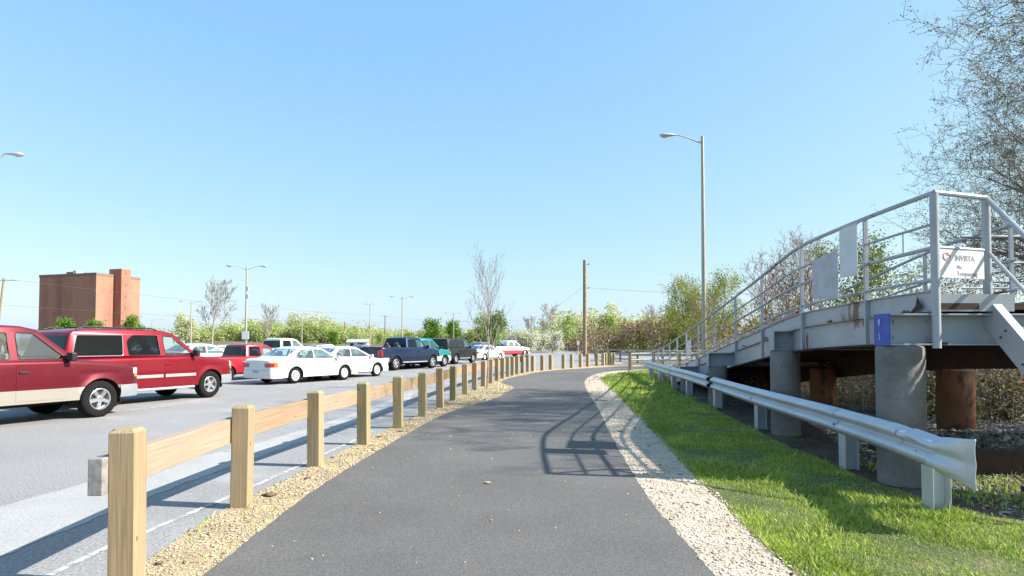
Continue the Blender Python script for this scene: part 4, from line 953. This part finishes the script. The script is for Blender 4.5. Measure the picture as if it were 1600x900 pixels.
street_lamp('short single-arm lamp right of the brick block', -116, 200, 9.4, (1,), .16, R(5), 2.2)
street_lamp('far small lamp left of the blue pickup', -49.5, 200, 9.0, (-1, 1), .15, R(5), 1.4)
street_lamp('tall slim far lamp with a flat head left of the blue pickup', -32.5, 142, 10.6, (-1, 1), .14, 0, .45)
def utility_pole(label, x, y, h, r, cross=None, rot=0, lean=0, extra=None):
    t = thing('utility_pole', label, 'utility pole', (x, y, 0))
    m = MB(); m.tube([(x, y, 0), (x + lean * .5, y, h * .5), (x + lean, y, h)], [r, r * .88, r * .75], 14); m.build('pole', M_upole, t, smooth=True)
    if cross:
        d = Vector((math.cos(rot), math.sin(rot), 0)) * cross / 2
        m = MB(); c = Vector((x + lean, y - .05, h - .4)); m.beam(c - d, c + d, .12, .12); m.build('crossarm', M_upole, t)
        for f in (-.9, -.45, .45, .9): m = MB(); m.lathe([(.05, 0), (.07, .05), (.05, .12), (.06, .16), (0, .2)], 8, Matrix.Translation(c + d * f + Vector((0, 0, .06)))); m.build('insulator', M_head, t)
    if extra:
        for z_, nme in extra:
            m = MB()
            if nme == 'bracket': m.box((x + .3, y, z_), (.55, .06, .06)); m.box((x + .52, y, z_ + .05), (.07, .07, .16))
            else: m.lathe([(0, -.5), (.28, -.5), (.3, 0), (.28, .5), (0, .5)], 12, Matrix.Translation((x + .35, y - .2, z_)))
            m.build(nme, M_head if nme != 'bracket' else M_drust, t)
    return t
utility_pole('tall bare wooden pole standing beyond the bend of the path', 8.84, 75.3, 11.7, .26, None, extra=((11.2, 'bracket'), (8.3, 'bracket'), (1.0, 'bracket')))
utility_pole('dark leaning utility pole with crossarm at the left edge', -91.5, 110, 13.2, .2, 4.2, R(10), 1.2, extra=((6.2, 'transformer'),))
utility_pole('thin distant utility pole above the white blossom bushes', 5.0, 190, 9.3, .2, 2.2, R(10))
utility_pole('thin far pole between two distant lot lamps', -45, 220, 11.6, .22, 2.4, R(20))
utility_pole('thin brown far pole above the trees behind the white pickup', -62, 230, 9.6, .25, None)
def wire(label, a, b, sag, r=.02):
    a, b = Vector(a), Vector(b); pts = [a.lerp(b, i / 20) - Vector((0, 0, sag * 4 * (i / 20) * (1 - i / 20))) for i in range(21)]
    m = MB(); m.tube(pts, r, 4); o = m.build('power_line', M_wire); tag(o, label, 'wire')
wire('upper thin power line crossing the sky past the brick block', (-90.3, 110, 13.1), (-44, 220, 11.5), 1.0, .017)
wire('lower thin power line crossing in front of the brick block', (-90.2, 110, 8.4), (-44, 220, 9.0), .8, .017)
wire('thin power line running from the thin far pole to the blossom bushes pole', (-44, 220, 11.3), (5, 190, 9.0), 1.2, .018)
wire('thin wire leaving the tall bare pole towards the trees at right', (9.3, 75.2, 8.35), (40, 62, 7.2), .7, .012)
wire('thin wire from the tall bare pole out over the far lot', (8.7, 75.3, 8.5), (5, 190, 8.9), .8, .014)

# ------------------------------------------------------------------ brick block
def brick_mat(name, c1, c2, mort):
    m, nt, b = nm(name); bt = nt.nodes.new('ShaderNodeTexBrick'); v = coord(nt, 'Object', (1, 1, 1))
    sep = nt.nodes.new('ShaderNodeSeparateXYZ'); nt.links.new(v, sep.inputs[0]); ad = nt.nodes.new('ShaderNodeMath'); nt.links.new(sep.outputs[0], ad.inputs[0]); nt.links.new(sep.outputs[1], ad.inputs[1])
    cb = nt.nodes.new('ShaderNodeCombineXYZ'); nt.links.new(ad.outputs[0], cb.inputs[0]); nt.links.new(sep.outputs[2], cb.inputs[1]); nt.links.new(cb.outputs[0], bt.inputs['Vector'])
    bt.inputs['Scale'].default_value = 1; bt.inputs['Brick Width'].default_value = .8; bt.inputs['Row Height'].default_value = .3; bt.inputs['Mortar Size'].default_value = .02
    bt.inputs['Color1'].default_value = (*c1, 1); bt.inputs['Color2'].default_value = (*c2, 1); bt.inputs['Mortar'].default_value = (*mort, 1)
    v3 = coord(nt, 'Object', (1, 1, .22)); st_ = ramp(nt, noise(nt, v3, .16, 5, .6), [(.45, (1, 1, 1)), (.75, (.6, .58, .6))])
    nt.links.new(mix(nt, 1.0, bt.outputs[0], st_, 'MULTIPLY'), b.inputs['Base Color']); b.inputs['Roughness'].default_value = .9; return m
M_brick = brick_mat('red_brick', (.38, .16, .105), (.44, .20, .135), (.42, .25, .18))
bd = thing('brick_building', 'windowless red brick block with a slim stair tower beyond the lot', 'building', (-139, 207, 0), R(-17.5))
def BB(name, x0, x1, y0, y1, z0, z1, mat): m = MB(); m.box(((x0 + x1) / 2, (y0 + y1) / 2, (z0 + z1) / 2), (x1 - x0, y1 - y0, z1 - z0)); return m.build(name, mat, bd, local=True)
Q = 26.2; D_ = 16.8          # local x runs along the shaded face (to the left = -x), local y runs away
BB('wall', -Q, 0, 0, D_, -1, 25, M_brick); BB('stair_tower', .001, 3.1, 6.7, 10.3, -1, 27.3, M_brick); BB('stair_tower', -2.5, .0005, 6.7, 10.3, 25.002, 27.3, M_brick)
M_par = plain('parapet_stone', (.22, .15, .12), .9); BB('parapet', -Q - .1, -.01, -.12, -.002, 24.5, 25.35, M_par); BB('parapet', .002, .12, -.1, 6.6, 24.5, 25.3, M_par); BB('parapet', .002, .12, 10.4, D_ + .1, 24.5, 25.3, M_par)
BB('penthouse', -19, -14, 4, 9, 25.001, 26.6, M_par); BB('roof_unit', -12.6, -11, 1.5, 4, 25.001, 26.6, M_head)
for z_ in (26.2, 22.2, 18.2, 14.2): BB('window', 3.101, 3.14, 8.1, 8.9, z_ - .45, z_ + .45, M_par); BB('window_sill', 3.101, 3.25, 8.0, 9.0, z_ - .55, z_ - .46, M_par)
# pale houses and sheds glimpsed below the tree line
M_hw = plain('house_siding', (.62, .61, .58), .8, var=.06); M_hr = plain('house_roof', (.34, .33, .32), .9)
def house(label, x, y, w_, d_, h_, rf, rz_=0, wall=M_hw, roofm=M_hr, zb_=0):
    t = thing('house', label, 'house', (x, y, zb_), R(rz_)); L = lambda m, nme, mt: m.build(nme, mt, t, local=True)
    m = MB(); m.box((0, 0, h_ / 2), (w_, d_, h_)); L(m, 'wall', wall)
    m = MB(); a, b = w_ / 2 + .3, d_ / 2 + .3; m.add([(-a, -b, h_), (a, -b, h_), (a, b, h_), (-a, b, h_), (-a, 0, h_ + rf), (a, 0, h_ + rf)], [(0, 1, 5, 4), (2, 3, 4, 5), (0, 4, 3), (1, 2, 5), (3, 2, 1, 0)]); L(m, 'roof', roofm)
    for k in range(max(2, int(w_ / 3))):
        xx = -w_ / 2 + (k + .5) * w_ / max(2, int(w_ / 3)); m = MB(); m.box((xx, -d_ / 2 - .02, h_ * .55), (1.0, .06, 1.2)); L(m, 'window', M_black)
    m = MB(); m.box((w_ * .1, -d_ / 2 - .02, 1.05), (.9, .06, 2.1)); L(m, 'door', M_par)
hs = [(-47, 190, 6, 5, 2.0, 1.0, 5, 'low white house beyond the second white sedan'), (-15, 240, 7, 6, 3.6, 2.2, 30, 'white gabled house in the trees above the teal pickup'), (-23, 262, 7, 6, 5.0, 2.2, -20, 'white gabled house on the slope above the blue pickup'), (-100, 160, 26, 10, 3.4, .6, 0, 'low dark-roofed shed at the foot of the brick block'), (5.5, 150, 7, 6, 2.4, 1.4, 8, 'small white house half hidden by the blossom bushes')]
for (x, y, a, b, c, d, e, lb) in hs: house(lb, x, y, a, b, c, d, e)

# ------------------------------------------------------------------ trees
def grow(seed, h, r0, levels=4, nb=(5, 5, 4, 3), spread=(.55, .6, .6, .7), lenf=(.5, .5, .5, .5), start=.35, up=.25, wob=.12, trunk_lean=(0, 0), minr=.004, leader=True):
    rg = random.Random(seed); segs = []; tips = []
    def rec(p, d, L, r, lv):
        n = 5 if lv < 2 else 3; pts = [p]; rr = [r]
        for i in range(n):
            d = (d + Vector((rg.uniform(-wob, wob), rg.uniform(-wob, wob), rg.uniform(-wob, wob) + (up * .12 if lv else 0)))).normalized()
            p = p + d * (L / n); pts.append(p); rr.append(max(minr, r * (1 - .75 * (i + 1) / n) if lv or not leader else r * (1 - .8 * (i + 1) / n)))
        segs.append((pts, rr, lv))
        if lv >= levels: tips.extend(pts[1:]); return
        k = nb[lv]
        for j in range(k):
            f = (start if lv == 0 else .25) + (1 - (start if lv == 0 else .25)) * (j + rg.random()) / k; f = min(f, .97)
            i = min(int(f * n), n - 1); q = pts[i].lerp(pts[i + 1], f * n - i); dd = (pts[i + 1] - pts[i]).normalized()
            az = j * 2.4 + rg.uniform(-.6, .6); perp = dd.orthogonal().normalized(); perp.rotate(Quaternion(dd, az))
            s = spread[lv] * rg.uniform(.7, 1.25); nd = (dd * math.cos(s) + perp * math.sin(s) + Vector((0, 0, up * .5))).normalized()
            rec(q, nd, L * lenf[lv] * rg.uniform(.7, 1.15) * (1.1 - .45 * f if lv == 0 else 1), max(minr, rr[i] * .55), lv + 1)
        if lv >= levels - 1: tips.extend(pts[2:])
    rec(Vector((0, 0, -.05)), Vector((trunk_lean[0], trunk_lean[1], 1)).normalized(), h, r0, 0)
    return segs, tips
def tree_meshes(seed, h, r0, bark, leafm, nleaf, lsize, scatter, sides=(7, 4, 3, 3, 3), **kw):
    segs, tips = grow(seed, h, r0, **kw); tr = MB(); cr = MB()
    for pts, rr, lv in segs: (tr if lv < 1 else cr).tube(pts, rr, sides[min(lv, 4)], False)
    out = [('trunk', tr.mesh('trunk', fix=False), bark), ('branches', cr.mesh('branches', fix=False), bark)]
    for _, me, b in out: me.materials.append(b)
    if nleaf:
        g = np.random.default_rng(seed); T = np.array([tuple(p) for p in tips]); C = T[g.integers(0, len(T), nleaf)] + g.normal(0, scatter, (nleaf, 3))
        V, F = leaf_quads(C, lsize, g); me = npmesh('_leaves', V, F, leafm); out.append(('crown', me, leafm))
    return out
def plant(meshes, name, label, x, y, s=1, rz_=0, cat='tree', group=None, z=0, sxy=1):
    t = thing(name, label, cat, (x, y, z), rz_, group)
    for nme, me, mt in meshes:
        o = bpy.data.objects.new(nme, me); col.objects.link(o); o.parent = t
    t.scale = (s * sxy, s * sxy, s); return t
L_spring = leaf_mat('spring_leaves', [(.16, .19, .03), (.27, .30, .05), (.34, .36, .09), (.20, .24, .04)], .4, .8)
L_mid = leaf_mat('mid_green_leaves', [(.30, .36, .12), (.42, .48, .18), (.50, .56, .24), (.36, .42, .15)], .45, .12)
L_olive = leaf_mat('olive_leaves', [(.44, .46, .22), (.55, .58, .30), (.64, .62, .38), (.50, .53, .27)], .45, .12)
L_bright = leaf_mat('bright_green_leaves', [(.08, .17, .02), (.15, .28, .03), (.20, .34, .05)], .4, .8)
L_brown = leaf_mat('brown_buds', [(.20, .14, .09), (.28, .19, .13), (.33, .22, .15), (.24, .20, .10)], .3, .8)
L_pink = leaf_mat('pinkish_buds', [(.34, .18, .14), (.40, .26, .20), (.30, .22, .14)], .3, .8)
L_bloss = leaf_mat('white_blossom', [(.55, .53, .42), (.74, .72, .62), (.66, .66, .52), (.40, .44, .25)], .3, .8)
L_bud = leaf_mat('purple_buds', [(.26, .17, .17), (.34, .22, .20), (.22, .17, .14)], .2, .8)
L_over = leaf_mat('opening_buds', [(.20, .15, .13), (.26, .25, .08), (.30, .32, .08), (.18, .13, .12), (.24, .26, .07)], .3, .8)
# young bare tree beside the path
sap = tree_meshes(23, 4.6, .034, M_barkl, L_bud, 500, .016, .03, levels=3, nb=(20, 6, 3), spread=(.55, .45, .5), lenf=(.40, .42, .5), start=.26, up=.65, wob=.05, minr=.0032)
plant(sap, 'young_tree', 'slender leafless young tree standing in the wood chips beside the path', -.86, 21.4, .84, 0, sxy=1.3)
# overhanging tree at the upper right
ov = tree_meshes(5, 12.5, .22, M_barkv, L_over, 30000, .036, .07, levels=4, nb=(13, 8, 7, 6), spread=(.95, .8, .8, .9), lenf=(.52, .5, .5, .5), start=.25, up=.05, wob=.16, minr=.006)
plant(ov, 'overhanging_tree', 'twiggy budding tree overhanging the top right above the stairs', 16.2, 12.4, .86, 1.35)
plant(ov, 'overhanging_tree', 'budding tree just outside the right edge whose twigs throw shadows on the path', 16.7, 10.8, .84, 4.0)
plant(ov, 'overhanging_tree', 'small bushy budding tree filling the gap behind the notice board and stair rail', 12.9, 13.4, .50, .4)
plant(ov, 'overhanging_tree', 'densely twigged budding tree just behind the stairs at the right edge', 18.2, 15.4, .84, 2.2)
plant(ov, 'overhanging_tree', 'second budding tree further back on the right beyond the thicket', 26, 27, 1.0, 3.0)
# trees and thicket behind the ramp
tA = tree_meshes(31, 7, .12, M_bark, L_spring, 7000, .085, .30, levels=3, nb=(9, 6, 4), spread=(.7, .7, .7), lenf=(.5, .5, .5), start=.15, up=.3, minr=.008)
tB = tree_meshes(32, 7.5, .12, M_barkr, L_pink, 1500, .045, .15, levels=4, nb=(9, 6, 4, 3), spread=(.6, .6, .6, .6), lenf=(.5, .5, .5, .5), start=.15, up=.35, minr=.010)
tC = tree_meshes(33, 6, .1, M_bark, L_brown, 2400, .055, .22, levels=3, nb=(10, 6, 4), spread=(.7, .7, .7), lenf=(.5, .5, .5), start=.1, up=.3, minr=.008)
for (T_, x, y, s, r_, lb) in [(tA, 15.5, 55, .78, 0, 'yellow-green leafy tree left of the tall street lamp behind the ramp foot'), (tA, 19.5, 60, .9, 2, 'yellow-green leafy tree right behind the tall street lamp'), (tB, 17.0, 42, .80, 1, 'reddish leafless tree just right of the tall street lamp'), (tB, 16.0, 35, .78, 3, 'reddish bare tree above the middle of the ramp railing'), (tB, 14.8, 30, .70, 5, 'reddish bare tree showing through the ramp rails left of the placards'),
        (tC, 13.0, 29, .75, 1, 'brown budding thicket tree low behind the middle of the ramp'), (tA, 14.2, 24.5, .62, 4, 'green-leaved small tree behind the crooked placard'), (tC, 16.5, 37, .8, 2.5, 'brown budding shrub tree behind the lower ramp'), (tA, 13.0, 45, .6, 1.2, 'small yellow-green tree behind the foot of the ramp'), (tC, 12.4, 40, .6, 4.4, 'low brown thicket tree by the split rail fence'), (tC, 10.6, 24, .42, .5, 'low brown bush right under the ramp railing')]:
    plant(T_, 'tree', lb, x, y, s, r_)
# undergrowth seen between the piers
def thicket(name, label, pts, n, h, r, lmats, seedv, ln=9000, lsize=.05, zbase=0):
    g = np.random.default_rng(seedv); t = thing(name, label, 'undergrowth', (pts[0][0], pts[0][1], 0)); bx_, by_ = pts[0]
    m = MB(); C = []
    for i in range(n):
        f = g.uniform(0, len(pts) - 1.001); k = int(f); a, b = Vector(pts[k]), Vector(pts[k + 1]); p = a.lerp(b, f - k) + Vector((g.normal(0, r), g.normal(0, r)))
        hh = h * g.uniform(.5, 1.15); l = g.normal(0, .22, 2); q = [(p.x - bx_, p.y - by_, zbase), (p.x - bx_ + l[0] * .4, p.y - by_ + l[1] * .4, zbase + hh * .5), (p.x - bx_ + l[0] * hh, p.y - by_ + l[1] * hh, zbase + hh * .95)]
        m.tube(q, [.006, .005, .003], 3, False)
        for _ in range(5): u_ = g.uniform(.1, 1); C.append((q[0][0] * (1 - u_) + q[2][0] * u_, q[0][1] * (1 - u_) + q[2][1] * u_, zbase + hh * u_))
    o = link('stems', m.mesh('stems', fix=False), M_barkl, t); C = np.array(C)
    for i, (mt, frac, zlim) in enumerate(lmats):
        k = int(ln * frac); S_ = C[g.integers(0, len(C), k * 2)]; S_ = S_[S_[:, 2] < zlim][:k]
        cl = np.array([0, 0, 0]); V, F = leaf_quads(S_ + g.normal(0, .16, (len(S_), 3)), lsize, g); npmesh('leaves', V, F, mt, None, None, t)
    tag(t, kind='stuff')
L_yel = leaf_mat('yellow_green_leaves', [(.30, .36, .03), (.40, .42, .05), (.22, .30, .03)], .4, 1)
L_dry = leaf_mat('dry_leaves', [(.46, .31, .21), (.60, .44, .33), (.70, .55, .42), (.42, .32, .20)], .4, 1)
thicket('undergrowth', 'brown dry stems with yellow-green leaves behind the rusty columns', [(8.6, 13.6), (10.4, 13.4), (12.0, 13.2)], 420, 1.9, .6, ((L_dry, .78, 9), (L_yel, .08, .9), (L_spring, .14, 1.6)), 1, 42000, .034)
thicket('undergrowth', 'tangled dry brush behind the middle piers of the ramp', [(9.6, 15.5), (9.2, 19), (9.8, 24), (11, 30), (12.5, 36)], 750, 1.7, .7, ((L_dry, .74, 9), (L_yel, .10, .8), (L_spring, .16, 1.6)), 2, 55000, .036)
thicket('undergrowth', 'higher brush on the far right behind the stairs', [(10.8, 15.8), (13.2, 16.2)], 200, 2.9, .8, ((L_dry, .7, 9), (L_spring, .3, 4)), 3, 14000, .045)
# distant wood in several masses, then the trees that stand out of it
def wood(label, pts, n, leafm, seedv, lsz=.42, per=330):
    """pts: (x, y, crown top, crown radius)"""
    g = np.random.default_rng(seedv); C = []; tr = MB()
    for i in range(n):
        f = g.uniform(0, len(pts) - 1.001); k = int(f); a, b = np.array(pts[k]), np.array(pts[k + 1]); p = a + (b - a) * (f - k)
        x = p[0] + g.normal(0, 5); y = p[1] + abs(g.normal(0, 14)); top = p[2] * (.92 if p[1] > 180 else 1.0) * g.uniform(.72, 1.06) * (1 + .12 * math.sin(i * 1.3)); r = p[3] * g.uniform(.7, 1.3)
        cz = max(top - r * .8, r * .5); nb_ = 9
        bl = g.normal(size=(nb_, 3)); bl /= np.linalg.norm(bl, axis=1)[:, None]; bl *= g.uniform(.45, .85, (nb_, 1)) * r; bl[:, 2] = bl[:, 2] * .9
        q = bl[g.integers(0, nb_, per)] + np.clip(g.normal(0, r * .24, (per, 3)), -r * .42, r * .42); q[:, 2] += cz; low = g.uniform(0, 1, per) < .22; q[low, 2] = g.uniform(0, max(cz, .8), low.sum())
        q[:, 0] += x; q[:, 1] += y; C.append(q); tr.tube([(x, y, -.5), (x, y, cz)], [.12, .06], 4, False)
    V, F = leaf_quads(np.concatenate(C), lsz, g)
    t = thing('distant_wood', label, 'woodland', (0, 0, 0)); npmesh('crowns', V, F, leafm, None, None, t); link('trunks', tr.mesh('trunks', fix=False), M_barkl, t); tag(t, kind='stuff'); return t
wood('olive wooded hill on the skyline left of centre', [(-175, 290, 8, 5), (-140, 290, 10, 5), (-118, 285, 14, 6), (-95, 285, 15, 6), (-84, 290, 11, 5), (-60, 300, 10, 5), (-30, 300, 10, 5), (10, 300, 9, 5), (40, 260, 9, 5)], 170, L_olive, 41, .42, 820)
wood('mid green tree belt along the far side of the lot', [(-200, 200, 5, 3.5), (-120, 215, 7.5, 4), (-100, 220, 10, 4.5), (-75, 222, 10.5, 4.5), (-58, 220, 7, 4), (-35, 215, 6.5, 3.5), (-12, 215, 7, 3.5), (5, 210, 6, 3.5), (30, 180, 6.5, 3.5)], 190, L_mid, 42, .36, 800)
wood('mixed spring trees beyond the bend of the path', [(19, 165, 9.5, 4.0), (24, 150, 9.5, 4.0), (30, 140, 8, 3.6), (40, 120, 7, 3.4)], 50, L_olive, 43, .34, 560)
wood('low brown and green brush along the far path', [(14, 112, 3.5, 2), (20, 100, 4.5, 2.2), (24, 85, 5, 2.2), (26, 70, 4.5, 2)], 44, L_brown, 44, .2, 420)
wood('budding green trees behind the foot of the ramp', [(22, 95, 5.4, 2.4), (26, 80, 5.4, 2.4), (30, 66, 6, 2.6)], 34, L_spring, 45, .2, 700)
dT = [tree_meshes(50 + k, 7, .18, M_bark, mt, 2600, .26, .55, levels=3, nb=(9, 5, 3), spread=(.8, .7, .7), lenf=(.48, .5, .5), start=.15, up=.25, minr=.02) for k, mt in enumerate((L_mid, L_bright, L_olive, L_bloss))]
bare = tree_meshes(60, 12, .22, M_barkl, L_brown, 500, .14, .2, levels=4, nb=(9, 6, 4, 3), spread=(.7, .6, .6, .6), lenf=(.5, .5, .5, .5), start=.2, up=.35, minr=.028)
for (T_, x, y, s, r_, lb) in [(dT[1], -3.2, 112, .78, 0, 'bright green round shrub right of the young bare tree'), (dT[1], -123, 170, .9, 1, 'light green tree at the left foot of the brick block'), (dT[1], -113, 168, .85, 2, 'light green tree in front of the brick block corner'), (dT[1], -105, 172, 1.0, 3, 'light green tree in front of the brick stair tower'),
        (dT[1], -43, 150, .5, 4, 'small bright green tree below the slim far lamp'), (dT[1], -21, 160, .85, 1, 'fresh green tree right of the lamp over the blue pickup'), (dT[1], -15, 158, .8, 2, 'fresh green tree above the teal pickup'), (dT[0], -7, 165, .95, 5, 'dark green tree left of the lamp by the young tree'), (dT[1], 21, 140, .8, .3, 'fresh green tree right of the tall bare pole'), (dT[0], 10.5, 120, .7, 2, 'dark round tree just left of the tall bare pole'), (dT[1], 7.2, 112, .42, 3, 'low green bush left of the foot of the bare pole'), (dT[2], -63, 120, .75, 3, 'olive tree right of the left double-arm lamp'),
        (bare, -54, 112, .88, 0, 'large pale leafless tree between two lot lamps'), (bare, -47, 120, .62, 2, 'smaller pale leafless tree left of the tallest lamp'), (bare, 9.3, 165, .82, 1, 'pale leafless tree on the skyline above the blossom bushes'), (bare, 5.5, 175, .62, 4, 'small leafless tree beside the thin pole over the blossom'), (bare, 28, 120, .6, 3, 'tall thin leafless tree on the wood edge right of the pole')]:
    plant(T_, 'tree', lb, x, y, s, r_)
bl = tree_meshes(70, 2.6, .08, M_bark, L_bloss, 5200, .11, .30, levels=3, nb=(9, 6, 4), spread=(1.0, .8, .7), lenf=(.62, .5, .5), start=.05, up=.1, minr=.012)
for i, (x, y, s, lb) in enumerate([(.8, 105, 1.15, 'leftmost white-blossoming bush past the red and white pickup'), (3.1, 105, 1.1, 'second white-blossoming bush from the left'), (5.0, 107, 1.0, 'third white-blossoming bush, below the leafless tree'), (7.0, 108, 1.1, 'rightmost white-blossoming bush nearest the bare pole')]):
    plant(bl, 'blossom_bush', lb, x, y, s, i * 1.7, 'bush')
# far ground rise behind the lot
m = MB(); P = []
for i in range(40):
    xx = -320 + i * 12; P.append([(xx, 150, -.03), (xx, 190, .6), (xx, 260, 2.0 + 3.0 * math.exp(-((xx + 105) / 40) ** 2)), (xx, 420, 5.5)])
m.grid(P); o = m.build('hill', M_terrain, smooth=True, sharp=80); tag(o, kind='structure')
# small road signs near the blossom
def road_sign(label, x, y, h, w_, hh):
    t = thing('road_sign', label, 'sign', (x, y, 0)); m = MB(); m.tube([(x, y, 0), (x, y, h)], .03, 6); m.build('post', M_head, t); m = MB(); m.box((x, y - .04, h - hh / 2), (w_, .02, hh)); m.build('panel', M_sign, t)
road_sign('small white sign on a post in front of the right blossom bush', 6.0, 80, 1.9, .45, .5); road_sign('small white sign just left of the foot of the bare pole', 8.1, 76, 1.9, .35, .5)
